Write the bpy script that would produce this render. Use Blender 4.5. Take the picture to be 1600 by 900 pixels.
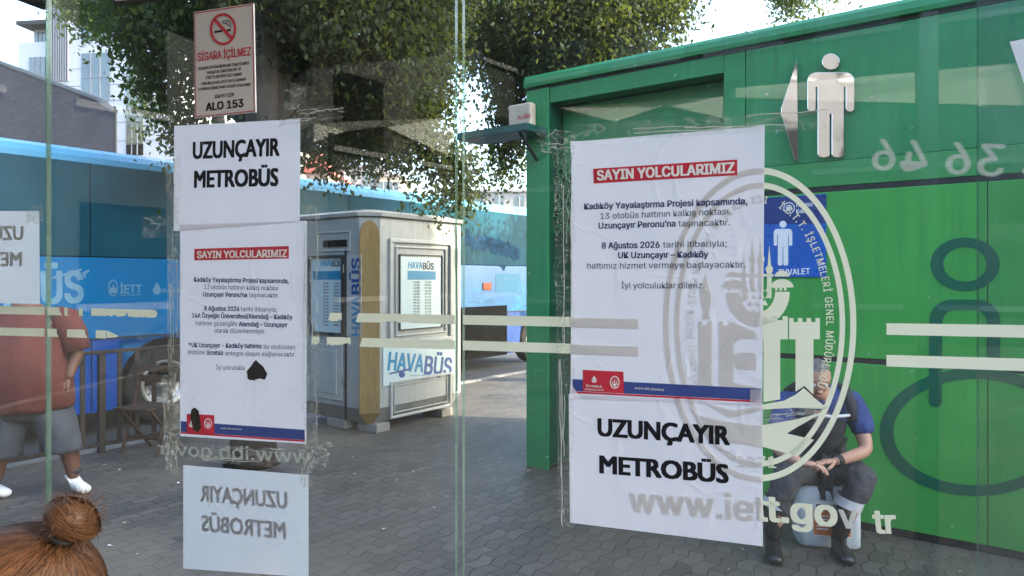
import bpy, bmesh, math, random
import numpy as np
from mathutils import Vector, Matrix

for o in list(bpy.data.objects):
    bpy.data.objects.remove(o)
random.seed(11)
np.random.seed(11)
R = math.radians
scene = bpy.context.scene
COL = scene.collection

# ------------------------------------------------------------------ camera
F, CX, HY, EYE = 1110.0, 800.0, 433.0, 1.7        # focal length and centre in photo pixels, eye height
cam_d = bpy.data.cameras.new('camera')
cam = bpy.data.objects.new('camera', cam_d)
COL.objects.link(cam)
cam.location = (0, 0, EYE)
cam.rotation_euler = (R(90), 0, 0)
cam_d.sensor_width = 36
cam_d.lens = 36 * F / 1600
cam_d.shift_y = (HY - 450) / 1600
cam_d.clip_start = .05
cam_d.clip_end = 3000
scene.camera = cam

# ------------------------------------------------------------------ light
SUN_HEAD, SUN_EL = 100.0, 33.0                      # heading clockwise from +Y, elevation
w = bpy.data.worlds.new('World')
scene.world = w
w.use_nodes = True
nt = w.node_tree
nt.nodes.clear()
sky = nt.nodes.new('ShaderNodeTexSky')
sky.sky_type = 'NISHITA'
sky.sun_disc = False
sky.sun_elevation = R(SUN_EL)
sky.sun_rotation = R(SUN_HEAD)
sky.air_density = 1.0
sky.dust_density = 3.0
sky.ozone_density = .8
bg = nt.nodes.new('ShaderNodeBackground')
bg.inputs['Strength'].default_value = .15
out = nt.nodes.new('ShaderNodeOutputWorld')
nt.links.new(sky.outputs[0], bg.inputs['Color'])
nt.links.new(bg.outputs[0], out.inputs['Surface'])

sd = bpy.data.lights.new('sun', 'SUN')
sd.energy = 2.0
sd.angle = R(.5)
sd.color = (1, .88, .72)
sun = bpy.data.objects.new('sun', sd)
COL.objects.link(sun)
sdir = Vector((math.sin(R(SUN_HEAD)) * math.cos(R(SUN_EL)), math.cos(R(SUN_HEAD)) * math.cos(R(SUN_EL)), math.sin(R(SUN_EL))))
sun.location = sdir * 60
sun.rotation_euler = (-sdir).to_track_quat('-Z', 'Y').to_euler()

scene.view_settings.view_transform = 'Standard'
scene.view_settings.look = 'None'
scene.view_settings.gamma = 1
scene.view_settings.exposure = 2.93
scene.view_settings.use_curve_mapping = False
scene.render.engine = 'CYCLES'
scene.cycles.transparent_max_bounces = 32
scene.cycles.max_bounces = 10
scene.cycles.use_denoising = True
scene.cycles.caustics_reflective = False
scene.cycles.caustics_refractive = False


# ------------------------------------------------------------------ materials
def lin(r, g, b):
    return tuple(((c / 255 + .055) / 1.055) ** 2.4 if c > 10 else c / 255 / 12.92 for c in (r, g, b))


class NT:
    def __init__(self, name):
        self.m = bpy.data.materials.new(name)
        self.m.use_nodes = True
        self.t = self.m.node_tree
        self.t.nodes.clear()
        self.out = self.n('ShaderNodeOutputMaterial')

    def n(self, typ, **kw):
        x = self.t.nodes.new(typ)
        for k, v in kw.items():
            if k.startswith('i_'):
                x.inputs[k[2:].replace('_', ' ')].default_value = v
            else:
                setattr(x, k, v)
        return x

    def l(self, a, b):
        self.t.links.new(a, b)

    def math(self, op, a, b=None, c=None):
        x = self.n('ShaderNodeMath', operation=op)
        for i, v in enumerate((a, b, c)):
            if v is None:
                continue
            if isinstance(v, (int, float)):
                x.inputs[i].default_value = v
            else:
                self.l(v, x.inputs[i])
        return x.outputs[0]

    def noise(self, scale, detail=4, rough=.6, vec=None, dist=0):
        x = self.n('ShaderNodeTexNoise')
        x.inputs['Scale'].default_value = scale
        x.inputs['Detail'].default_value = detail
        x.inputs['Roughness'].default_value = rough
        x.inputs['Distortion'].default_value = dist
        self.l(vec if vec is not None else self.obj(), x.inputs['Vector'])
        return x.outputs['Fac']

    def obj(self):
        if not hasattr(self, 'tc'):
            self.tc = self.n('ShaderNodeTexCoord')
        return self.tc.outputs['Object']

    def ramp(self, fac, stops):
        x = self.n('ShaderNodeValToRGB')
        els = x.color_ramp.elements
        while len(els) < len(stops):
            els.new(.5)
        for e, (p, c) in zip(els, stops):
            e.position = p
            e.color = (*c[:3], 1) if len(c) >= 3 else (c[0], c[0], c[0], 1)
        self.l(fac, x.inputs[0])
        return x.outputs[0]

    def mixc(self, fac, a, b, blend='MIX'):
        x = self.n('ShaderNodeMix', data_type='RGBA', blend_type=blend)
        for s, v in ((x.inputs[0], fac), (x.inputs[6], a), (x.inputs[7], b)):
            if isinstance(v, (int, float)):
                s.default_value = v
            elif isinstance(v, tuple):
                s.default_value = (*v[:3], 1)
            else:
                self.l(v, s)
        return x.outputs[2]

    def bump(self, h, strength, dist=.01):
        x = self.n('ShaderNodeBump')
        x.inputs['Strength'].default_value = strength
        x.inputs['Distance'].default_value = dist
        self.l(h, x.inputs['Height'])
        return x.outputs[0]

    def principled(self, col, rough=.6, metal=0, spec=.5, normal=None):
        p = self.n('ShaderNodeBsdfPrincipled')
        if isinstance(col, tuple):
            p.inputs['Base Color'].default_value = (*col[:3], 1)
        else:
            self.l(col, p.inputs['Base Color'])
        if isinstance(rough, (int, float)):
            p.inputs['Roughness'].default_value = rough
        else:
            self.l(rough, p.inputs['Roughness'])
        p.inputs['Metallic'].default_value = metal
        p.inputs['Specular IOR Level'].default_value = spec
        if normal is not None:
            self.l(normal, p.inputs['Normal'])
        return p

    def end(self, sock):
        self.l(sock, self.out.inputs['Surface'])
        return self.m


def pm(name, col, rough=.6, metal=0, spec=.5, vary=.12, scale=6, bump=0, bscale=60, speck=None, streak=None):
    """a painted or plain surface with uneven colour, uneven gloss and a little relief"""
    t = NT(name)
    n1 = t.noise(scale, 5, .65)
    lo = tuple(c * (1 - vary) for c in col)
    hi = tuple(min(1, c * (1 + vary)) for c in col)
    c = t.ramp(n1, [(.3, lo), (.7, hi)])
    if speck:
        n3 = t.noise(speck[0], 2, .5)
        c = t.mixc(t.ramp(n3, [(speck[1], (0,)), (speck[1] + .015, (1,))]), c, speck[2])
    if streak:                                     # rain-washed grime running down, and scuffs near knee height
        mp = t.n('ShaderNodeMapping'); mp.inputs['Scale'].default_value = (9, 9, .55)
        t.l(t.obj(), mp.inputs['Vector'])
        s1 = t.math('MULTIPLY', t.ramp(t.noise(1.6, 5, .7, mp.outputs[0]), [(.45, (0,)), (.75, (1,))]), t.ramp(t.noise(1.1, 3), [(.35, (.1,)), (.65, (1,))]))
        c = t.mixc(t.math('MULTIPLY', s1, streak[0]), c, streak[1])
        mp2 = t.n('ShaderNodeMapping'); mp2.inputs['Scale'].default_value = (1.2, 1.2, 9); mp2.inputs['Rotation'].default_value = (0, .35, 0)
        t.l(t.obj(), mp2.inputs['Vector'])
        s2 = t.ramp(t.noise(4.5, 4, .75, mp2.outputs[0]), [(.66, (0,)), (.72, (.5,))])
        c = t.mixc(t.math('MULTIPLY', s2, streak[0]), c, (.35, .4, .34))
    n2 = t.noise(scale * 5, 3, .6)
    r = t.math('MULTIPLY_ADD', n2, .25, rough - .12)
    nm = t.bump(t.noise(bscale, 4, .6), bump, .005) if bump else None
    return t.end(t.principled(c, r, metal, spec, nm).outputs[0])


def m_glass(name, tint, dirt):
    t = NT(name)
    lw = t.n('ShaderNodeLayerWeight')
    lw.inputs['Blend'].default_value = .5
    f = t.math('MULTIPLY_ADD', t.math('POWER', lw.outputs['Facing'], 5), .95, .024)
    tr = t.n('ShaderNodeBsdfTransparent')
    tr.inputs[0].default_value = (*tint, 1)
    gl = t.n('ShaderNodeBsdfGlossy')
    gl.inputs['Roughness'].default_value = .0
    gl.inputs['Color'].default_value = (.95, 1, .97, 1)
    mx = t.n('ShaderNodeMixShader')
    t.l(f, mx.inputs[0]); t.l(tr.outputs[0], mx.inputs[1]); t.l(gl.outputs[0], mx.inputs[2])
    # grime: a film, vertical runs and dried drops
    mp = t.n('ShaderNodeMapping')
    mp.inputs['Scale'].default_value = (14, 14, .8)
    t.l(t.obj(), mp.inputs['Vector'])
    runs = t.noise(3.0, 3, .6, mp.outputs[0])
    film = t.noise(3.0, 5, .6)
    drops = t.ramp(t.noise(70, 2, .5), [(.70, (0,)), (.76, (1,))])
    d = t.math('MULTIPLY', t.math('MULTIPLY', t.ramp(runs, [(.42, (0,)), (.72, (1,))]), t.ramp(film, [(.35, (.15,)), (.7, (1,))])), dirt)
    d = t.math('ADD', d, t.math('MULTIPLY', drops, dirt * .7))
    d = t.math('ADD', d, dirt * .25)
    df = t.n('ShaderNodeBsdfDiffuse'); df.inputs[0].default_value = (.62, .63, .58, 1)
    tl = t.n('ShaderNodeBsdfTranslucent'); tl.inputs[0].default_value = (.62, .63, .58, 1)
    ad = t.n('ShaderNodeMixShader'); ad.inputs[0].default_value = .4
    t.l(df.outputs[0], ad.inputs[1]); t.l(tl.outputs[0], ad.inputs[2])
    m2 = t.n('ShaderNodeMixShader')
    t.l(d, m2.inputs[0]); t.l(mx.outputs[0], m2.inputs[1]); t.l(ad.outputs[0], m2.inputs[2])
    return t.end(m2.outputs[0])


def m_edge():
    t = NT('glass_edge_green')
    c = t.ramp(t.noise(9, 4), [(.3, (.12, .18, .15)), (.7, (.34, .42, .37))])
    p = t.principled(c, .12, 0, .7)
    tr = t.n('ShaderNodeBsdfTransparent'); tr.inputs[0].default_value = (.45, .75, .62, 1)
    mx = t.n('ShaderNodeMixShader'); mx.inputs[0].default_value = .42
    t.l(tr.outputs[0], mx.inputs[1]); t.l(p.outputs[0], mx.inputs[2])
    return t.end(mx.outputs[0])


def m_paper(name, col=(.81, .79, .84), trans=.6, bump=.35):
    t = NT(name)
    n1 = t.noise(7, 5, .6, dist=.4)
    # creases: thin ridges of a stretched noise
    cr = t.math('ABSOLUTE', t.math('SUBTRACT', t.noise(9, 2, .4, dist=1.2), .5))
    ridge = t.ramp(cr, [(.0, (1,)), (.035, (0,))])
    h = t.math('ADD', t.math('MULTIPLY', n1, 1.0), t.math('MULTIPLY', ridge, .12))
    nm = t.bump(h, bump, .012)
    c = t.ramp(t.noise(14, 4, .6), [(.3, tuple(x * .94 for x in col)), (.7, col)])
    df = t.n('ShaderNodeBsdfDiffuse'); tl = t.n('ShaderNodeBsdfTranslucent')
    t.l(c, df.inputs[0]); t.l(c, tl.inputs[0]); t.l(nm, df.inputs['Normal'])
    gl = t.n('ShaderNodeBsdfGlossy'); gl.inputs['Roughness'].default_value = .35; t.l(nm, gl.inputs['Normal'])
    mx = t.n('ShaderNodeMixShader'); mx.inputs[0].default_value = trans
    t.l(df.outputs[0], mx.inputs[1]); t.l(tl.outputs[0], mx.inputs[2])
    m2 = t.n('ShaderNodeMixShader'); m2.inputs[0].default_value = .03
    t.l(mx.outputs[0], m2.inputs[1]); t.l(gl.outputs[0], m2.inputs[2])
    return t.end(m2.outputs[0])


def m_vinyl(name, col):
    t = NT(name)
    c = t.ramp(t.noise(16, 4, .6), [(.3, tuple(x * .93 for x in col)), (.7, col)])
    df = t.n('ShaderNodeBsdfDiffuse'); tl = t.n('ShaderNodeBsdfTranslucent')
    t.l(c, df.inputs[0]); t.l(c, tl.inputs[0])
    mx = t.n('ShaderNodeMixShader'); mx.inputs[0].default_value = .14
    t.l(df.outputs[0], mx.inputs[1]); t.l(tl.outputs[0], mx.inputs[2])
    return t.end(mx.outputs[0])


def m_mirror():
    t = NT('polished_steel')
    return t.end(t.principled((.8, .8, .83), .05, 1, .5, t.bump(t.noise(3.5, 2), .06, .02)).outputs[0])


def m_film(name, amount):
    t = NT(name)
    tr = t.n('ShaderNodeBsdfTransparent'); df = t.n('ShaderNodeBsdfDiffuse'); df.inputs[0].default_value = (.75, .78, .72, 1)
    f = t.math('MULTIPLY', t.ramp(t.noise(30, 3), [(.3, (.7,)), (.6, (1,))]), amount)
    mx = t.n('ShaderNodeMixShader'); t.l(f, mx.inputs[0]); t.l(tr.outputs[0], mx.inputs[1]); t.l(df.outputs[0], mx.inputs[2])
    return t.end(mx.outputs[0])


def m_tape(name, amount, scale):
    t = NT(name)
    mp = t.n('ShaderNodeMapping'); mp.inputs['Scale'].default_value = (1, 1, 2.2)
    t.l(t.obj(), mp.inputs['Vector'])
    n1 = t.noise(scale, 5, .7, mp.outputs[0], 1.5)
    ridge = t.math('ABSOLUTE', t.math('SUBTRACT', t.noise(scale * .35, 3, .5, mp.outputs[0], 2.0), .5))
    a = t.math('MAXIMUM', t.ramp(n1, [(.50, (.12,)), (.72, (.8,))]), t.ramp(ridge, [(0, (.9,)), (.03, (.0,))]))
    a = t.math('MULTIPLY', a, amount)
    nm = t.bump(n1, .8, .01)
    tr = t.n('ShaderNodeBsdfTransparent'); tr.inputs[0].default_value = (.95, .96, .94, 1)
    p = t.principled((.72, .74, .72), .22, 0, .6, nm)
    mx = t.n('ShaderNodeMixShader')
    t.l(a, mx.inputs[0]); t.l(tr.outputs[0], mx.inputs[1]); t.l(p.outputs[0], mx.inputs[2])
    return t.end(mx.outputs[0])


def m_leaf(name, dark, light, trans=.35):
    t = NT(name)
    g = t.n('ShaderNodeNewGeometry')
    c = t.ramp(g.outputs['Random Per Island'], [(0, dark), (.6, light), (1, tuple(min(1, x * 1.5) for x in light))])
    c = t.mixc(t.ramp(t.noise(.9, 3), [(.35, (0,)), (.65, (.6,))]), c, dark)
    p = t.principled(c, .6, 0, .12)
    tl = t.n('ShaderNodeBsdfTranslucent')
    t.l(t.mixc(.5, c, (.25, .32, .04), 'MIX'), tl.inputs[0])
    mx = t.n('ShaderNodeMixShader'); mx.inputs[0].default_value = trans
    t.l(p.outputs[0], mx.inputs[1]); t.l(tl.outputs[0], mx.inputs[2])
    return t.end(mx.outputs[0])


def m_pavers():
    t = NT('interlocking_pavers')
    sx = t.n('ShaderNodeSeparateXYZ')
    t.l(t.obj(), sx.inputs[0])
    X, Y = sx.outputs[0], sx.outputs[1]
    wob = t.noise(1.3, 3)
    tri = t.math('ABSOLUTE', t.math('SUBTRACT', t.math('FRACT', t.math('DIVIDE', Y, .20)), .5))
    xx = t.math('ADD', t.math('MULTIPLY_ADD', tri, .065, X), t.math('MULTIPLY', wob, .02))
    cb = t.n('ShaderNodeCombineXYZ')
    t.l(Y, cb.inputs[0]); t.l(xx, cb.inputs[1])
    br = t.n('ShaderNodeTexBrick')
    br.offset = .5
    br.inputs['Scale'].default_value = 1
    br.inputs['Brick Width'].default_value = .20
    br.inputs['Row Height'].default_value = .10
    br.inputs['Mortar Size'].default_value = .0055
    br.inputs['Mortar Smooth'].default_value = .5
    br.inputs['Color1'].default_value = (.040, .038, .034, 1)
    br.inputs['Color2'].default_value = (.086, .080, .070, 1)
    br.inputs['Mortar'].default_value = (.008, .008, .007, 1)
    t.l(cb.outputs[0], br.inputs['Vector'])
    st = t.noise(.7, 6, .65)
    c = t.mixc(t.ramp(st, [(.36, (0,)), (.66, (.75,))]), br.outputs['Color'], (.108, .094, .074))
    gum = t.noise(11, 2, .5)
    c = t.mixc(t.ramp(gum, [(.72, (0,)), (.75, (.5,))]), c, (.2, .19, .17))
    pale_patch = t.math('MULTIPLY', t.ramp(t.noise(.35, 4, .6), [(.52, (0,)), (.66, (.8,))]), .6)  # noise-placed pale patches, put in to brighten the weakly sunlit paving
    c = t.mixc(pale_patch, c, (.15, .13, .098))
    fine = t.noise(160, 3, .7)
    c = t.mixc(.35, c, t.ramp(fine, [(.3, (.35,)), (.7, (.65,))]), 'OVERLAY')
    h = t.math('ADD', t.math('MULTIPLY', br.outputs['Fac'], -1), t.math('MULTIPLY', fine, .12))
    h = t.math('ADD', h, t.math('MULTIPLY', t.noise(5, 3), .5))
    return t.end(t.principled(c, t.math('MULTIPLY_ADD', st, .3, .42), 0, .4, t.bump(h, .7, .008)).outputs[0])


def m_brick():
    t = NT('mauve_cladding')
    sx = t.n('ShaderNodeSeparateXYZ'); t.l(t.obj(), sx.inputs[0])
    cb = t.n('ShaderNodeCombineXYZ'); t.l(sx.outputs[0], cb.inputs[0]); t.l(sx.outputs[2], cb.inputs[1])
    br = t.n('ShaderNodeTexBrick')
    for k, v in (('Scale', 1), ('Brick Width', .5), ('Row Height', .22), ('Mortar Size', .012)):
        br.inputs[k].default_value = v
    br.inputs['Color1'].default_value = (.062, .049, .055, 1)
    br.inputs['Color2'].default_value = (.08, .065, .071, 1)
    br.inputs['Mortar'].default_value = (.046, .037, .041, 1)
    t.l(cb.outputs[0], br.inputs['Vector'])
    c = t.mixc(t.ramp(t.noise(.5, 5), [(.4, (0,)), (.7, (.4,))]), br.outputs['Color'], (.095, .08, .085))
    return t.end(t.principled(c, .8, 0, .2).outputs[0])


def m_wood(name, a, b):
    t = NT(name)
    mp = t.n('ShaderNodeMapping'); mp.inputs['Scale'].default_value = (22, 22, 1.6)
    t.l(t.obj(), mp.inputs['Vector'])
    n1 = t.noise(2.5, 6, .65, mp.outputs[0], .6)
    c = t.ramp(n1, [(.3, a), (.7, b)])
    return t.end(t.principled(c, .65, 0, .3, t.bump(n1, .3, .004)).outputs[0])


def m_window(name, col, rough=.06, gloss=1.0):
    t = NT(name)
    c = t.ramp(t.noise(.8, 4), [(.3, tuple(x * .7 for x in col)), (.7, tuple(x * 1.3 for x in col))])
    p = t.principled(c, rough, 0, .9 * gloss)
    p.inputs['Coat Weight'].default_value = .6 * gloss * gloss
    p.inputs['Coat Roughness'].default_value = .04
    return t.end(p.outputs[0])


def m_hair(name, a, b):
    t = NT(name)
    g = t.n('ShaderNodeNewGeometry')
    c = t.ramp(g.outputs['Random Per Island'], [(0, a), (1, b)])
    c = t.mixc(t.ramp(t.noise(26, 3, .6), [(.35, (0,)), (.7, (.35,))]), c, b)
    p = t.principled(c, .42, 0, .45)
    tl = t.n('ShaderNodeBsdfTranslucent'); t.l(c, tl.inputs[0])
    mx = t.n('ShaderNodeMixShader'); mx.inputs[0].default_value = .3
    t.l(p.outputs[0], mx.inputs[1]); t.l(tl.outputs[0], mx.inputs[2])
    return t.end(mx.outputs[0])


M = dict(
    glass=m_glass('pane_glass', (.97, .988, .978), .009),
    glass2=m_glass('pane_glass_tinted', (.86, .91, .93), .03),
    edge=m_edge(),
    paper=m_paper('notice_paper'),
    paper_back=m_paper('sheet_paper', (.78, .79, .83), .62),
    sign_plastic=pm('sign_plastic', (.56, .54, .53), .35, vary=.05, scale=14),
    ink=pm('black_ink', (.008, .008, .011), .55, spec=.2, vary=.3, scale=40),
    navy=pm('navy_ink', (.03, .035, .12), .5, vary=.25, scale=40),
    grey_ink=pm('grey_ink', (.1, .1, .12), .5, vary=.3, scale=40),
    red=pm('red_ink', (.5, .02, .045), .45, vary=.12, scale=30),
    darkred=pm('dark_red_ink', (.36, .014, .025), .45, vary=.12, scale=30),
    white_ink=pm('white_ink', (.78, .78, .78), .5, vary=.05, scale=30),
    band_blue=pm('blue_ink', (.03, .06, .24), .45, vary=.15, scale=25),
    vinyl=m_vinyl('cream_vinyl', (.78, .84, .68)),
    faint_ink=m_vinyl('show_through_ink', (.36, .37, .42)),
    vinyl_pale=pm('worn_vinyl_tape_glint', (.5, .53, .5), .6, vary=.2, scale=40),  # worn lettering, and the painted glints on the tape
    tape=m_tape('clear_tape', .30, 26),
    tape_d=m_tape('crumpled_clear_tape', .34, 55),
    steel=pm('brushed_steel', (.42, .43, .43), .32, 1, vary=.1, scale=12),
    chrome=m_mirror(),
    dark_metal=pm('dark_metal', (.02, .02, .022), .5, .3, vary=.3, scale=14, bump=.1),
    green_dark=pm('deep_green_paint', (.02, .22, .075), .33, vary=.16, scale=2.2, speck=(13, .725, (.22, .34, .26)), streak=(.55, (.012, .06, .035)), bump=.12, bscale=2.5),
    green=pm('bright_green_paint', (.05, .32, .06), .36, vary=.12, scale=2.2, speck=(13, .735, (.25, .38, .26)), streak=(.5, (.02, .13, .035)), bump=.12, bscale=2.5),
    green_mid=pm('mid_green_strip', (.04, .25, .075), .36, vary=.12, scale=2.2, speck=(13, .735, (.25, .38, .26)), streak=(.5, (.02, .13, .035)), bump=.12, bscale=2.5),
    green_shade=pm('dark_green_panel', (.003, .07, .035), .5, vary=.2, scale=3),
    green_mark=pm('teal_green_marking', (.003, .10, .054), .4, vary=.1, scale=3),
    teal=pm('teal_sheet', (.008, .065, .055), .45, vary=.2, scale=4),
    black=pm('black_rubber', (.012, .012, .012), .6, vary=.3, scale=20),
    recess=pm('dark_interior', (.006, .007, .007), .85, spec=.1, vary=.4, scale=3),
    beige=pm('beige_plastic', (.5, .42, .33), .5, vary=.1, scale=10),
    bus_blue=pm('bus_blue_paint', (.002, .165, .41), .22, vary=.08, scale=1.0, spec=.7),
    bus_low=pm('bus_lower_blue_paint', (.012, .085, .36), .3, vary=.12, scale=1.4),
    bus_roof=pm('bus_roof_light_blue', (.11, .43, .68), .3, vary=.08, scale=1.2),
    bus_glass=m_window('bus_window_glass', (.010, .08, .12), .3, .08),
    bus_wrap=pm('window_wrap_print', (.01, .055, .115), .6, spec=.1, vary=.7, scale=5),
    lamp_red=pm('red_lens', (.42, .06, .02), .2, vary=.1),
    patch=pm('grey_sticker', (.13, .30, .44), .5, vary=.1),
    tyre=pm('tyre_rubber', (.018, .018, .018), .75, vary=.3, bump=.3),
    rim=pm('wheel_rim_metal', (.36, .36, .37), .35, .8, vary=.15),
    kiosk=pm('white_gloss_panel', (.28, .30, .285), .42, vary=.09, scale=3.0, bump=.05, bscale=25, streak=(.7, (.17, .165, .14))),
    kiosk_trim=pm('off_white_moulding', (.33, .35, .335), .42, vary=.07, scale=5),
    kiosk_grey=pm('grey_grime_skirt', (.22, .23, .22), .6, vary=.2, scale=5),
    ply=m_wood('tan_board', (.17, .12, .04), (.26, .185, .075)),
    poster=pm('poster_sheet', (.42, .53, .53), .35, vary=.05, scale=6),
    cyan=pm('cyan_print', (.0, .17, .32), .4, vary=.1),
    blue_print=pm('blue_print', (.008, .05, .2), .4, vary=.15),
    sign_blue=pm('blue_sign_face', (.006, .10, .42), .3, vary=.15, scale=5),
    sign_navy=pm('navy_sign_face', (.01, .04, .17), .3, vary=.15, scale=5),
    wood=m_wood('worn_brown_wood', (.022, .013, .009), (.06, .038, .026)),
    fence=pm('fence_dark_brown_metal', (.018, .014, .013), .55, .2, vary=.25, scale=9, bump=.1),
    concrete=pm('kerb_concrete', (.2, .19, .17), .85, vary=.2, scale=4, bump=.4),
    asphalt=pm('asphalt', (.05, .05, .052), .85, vary=.25, scale=1.5, bump=.5, bscale=90),
    pavers=m_pavers(),
    brick=m_brick(),
    tower=pm('pale_tile_facade', (.44, .46, .5), .5, vary=.06, scale=.6),
    tower_w=m_window('tower_glass', (.06, .085, .095), .12),
    tower_w2=m_window('yellowish_tower_glass', (.11, .125, .085), .15),
    louvre=pm('grey_louvre', (.2, .215, .25), .5, vary=.1),
    house_dark=pm('dark_grey_cladding', (.05, .052, .056), .7, vary=.2, scale=.6),
    house_pink=pm('pink_render', (.46, .33, .29), .8, vary=.1, scale=.8),
    house_grey=pm('grey_render', (.27, .27, .28), .8, vary=.1, scale=.8),
    house_cream=pm('cream_render', (.5, .46, .37), .8, vary=.1, scale=.8),
    roof_red=pm('red_roof_tiles', (.36, .1, .07), .8, vary=.2, scale=3),
    bark=pm('brown_bark', (.022, .018, .014), .9, vary=.4, scale=9, bump=1, bscale=30),
    leaf=m_leaf('dark_leaves', (.011, .018, .010), (.032, .048, .022), .30),
    leaf2=m_leaf('pale_leaves', (.04, .06, .02), (.11, .14, .05), .45),
    skin_d=pm('tan_skin', (.12, .058, .038), .55, vary=.12, scale=8),
    skin_l=pm('fair_skin', (.42, .23, .16), .55, vary=.1, scale=8),
    shirt_red=pm('rust_red_cotton', (.085, .019, .016), .9, vary=.14, scale=6, bump=.6, bscale=18),
    shirt_blue=pm('blue_cotton', (.025, .05, .165), .9, vary=.14, scale=8, bump=.5, bscale=18),
    vest=pm('dark_vest_cloth', (.022, .024, .03), .8, vary=.3, scale=8, bump=.5, bscale=20),
    denim=pm('grey_denim', (.042, .05, .064), .9, vary=.25, scale=7, bump=.6, bscale=22),
    trouser=pm('charcoal_trouser', (.045, .047, .055), .85, vary=.25, scale=7, bump=.6, bscale=20),
    reflective=pm('reflective_band', (.52, .54, .56), .35, vary=.1, scale=12),
    boot=pm('black_leather', (.012, .012, .014), .4, vary=.3, scale=12, bump=.3),
    shoe=pm('white_canvas', (.62, .65, .66), .7, vary=.1, scale=14, bump=.3),
    hair=m_hair('auburn_hair', (.028, .011, .005), (.27, .125, .052)),
    hair_base=pm('auburn_hair_base', (.045, .019, .009), .6, vary=.4, scale=40, bump=.6),
    hair_dark=pm('short_dark_hair', (.03, .022, .018), .6, vary=.4, scale=40, bump=.6),
    hair_grey=pm('short_grey_hair', (.12, .11, .1), .7, vary=.4, scale=40, bump=.6),
    eye=pm('eye_white', (.6, .58, .55), .2, vary=.05),
    lip=pm('lip_skin', (.28, .1, .085), .5, vary=.1),
    tee=pm('grey_tee_cotton', (.16, .15, .17), .9, vary=.15, bump=.4),
    can=pm('canister_plastic', (.5, .545, .58), .35, vary=.08, scale=6),
    orange=pm('orange_print', (.55, .16, .04), .45, vary=.15, scale=20),
    cap_red=pm('screw_cap_plastic', (.45, .05, .05), .4, vary=.1),
    pale_wall=pm('pale_slab_paint', (.66, .67, .64), .6, vary=.08, scale=1),
)


# ------------------------------------------------------------------ frames: real planes the flat things lie on
class Frame:
    def __init__(self, ox, oy, deg):
        self.o = Vector((ox, oy, 0)); self.rz = R(deg)
        self.X = Vector((math.cos(self.rz), math.sin(self.rz), 0)); self.Y = Vector((-math.sin(self.rz), math.cos(self.rz), 0))

    def w(self, p):
        return self.o + self.X * p[0] + self.Y * p[1] + Vector((0, 0, p[2]))


STREET = Frame(0, 0, -36.5)
GLASS = Frame(-.370, .98, -19.1)
WORLD = Frame(0, 0, 0)


class Surf:
    """a vertical plane in a frame: axis 'y' faces -y and reads along +x; axis 'x' faces +x and reads along +y"""
    def __init__(self, frame, axis, c):
        self.f, self.axis, self.c = frame, axis, c

    def un(self, px, py):
        d = Vector(((px - CX) / F, 1, (HY - py) / F))
        n = self.f.Y if self.axis == 'y' else self.f.X
        along = self.f.X if self.axis == 'y' else self.f.Y
        k = (self.c + n.dot(self.f.o)) / n.dot(d)
        p = d * k
        return ((p - self.f.o).dot(along), EYE + p.z)

    def P(self, a, b, off=0):
        return (a, self.c - off, b) if self.axis == 'y' else (self.c + off, a, b)


def pix(px, py, depth):
    return Vector(((px - CX) / F * depth, depth, EYE + (HY - py) / F * depth))


def ground(px, py, z=0):
    d = (EYE - z) * F / (py - HY)
    return Vector(((px - CX) / F * d, d, z))


# ------------------------------------------------------------------ meshes
_TEXT = {}
BIG_CAP = [.8]
FONT = None
try:                                               # Blender's own bundled interface face; the built-in one if it is absent
    import os
    FONT = bpy.data.fonts.load(os.path.join(bpy.utils.system_resource('DATAFILES'), 'fonts', 'Inter.woff2'))
except Exception:
    FONT = None


def text2d(s, bold):
    k = (s, bold)
    if k not in _TEXT:
        cu = bpy.data.curves.new('text', 'FONT')
        cu.body = s; cu.size = 1; cu.resolution_u = 3
        if FONT and s not in ('UZUNÇAYIR', 'METROBÜS'): cu.font = FONT
        ob = bpy.data.objects.new('text', cu)
        COL.objects.link(ob)
        dg = bpy.context.evaluated_depsgraph_get()
        me = bpy.data.meshes.new_from_object(ob.evaluated_get(dg))
        vs = [(v.co.x, v.co.y) for v in me.vertices]
        fs = [tuple(p.vertices) for p in me.polygons]
        bpy.data.objects.remove(ob); bpy.data.curves.remove(cu); bpy.data.meshes.remove(me)
        if FONT and s in ('UZUNÇAYIR', 'METROBÜS'):   # the built-in face has taller capitals: bring them to the same cap height
            cap_ = max(v[1] for v in text2d('H', 0)[0])
            if s == 'UZUNÇAYIR': BIG_CAP[0] = max(v[1] for v in vs)
            kx = cap_ / BIG_CAP[0]
            vs = [(x * kx, y * kx) for x, y in vs]
        if bold:                                   # heavier weight: shifted copies of the outline
            base, bf, n = vs, fs, len(vs)
            vs, fs = [], []
            for j, (dx, dy) in enumerate(((-bold, -bold * .5), (bold, -bold * .5), (bold, bold * .5), (-bold, bold * .5), (0, 0))):
                vs += [(x + dx, y + dy) for x, y in base]; fs += [tuple(i + j * n for i in q) for q in bf]
        xs = [v[0] for v in vs] or [0, 1]
        _TEXT[k] = (vs, fs, min(xs), max(xs))
    return _TEXT[k]


CAP = None


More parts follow.
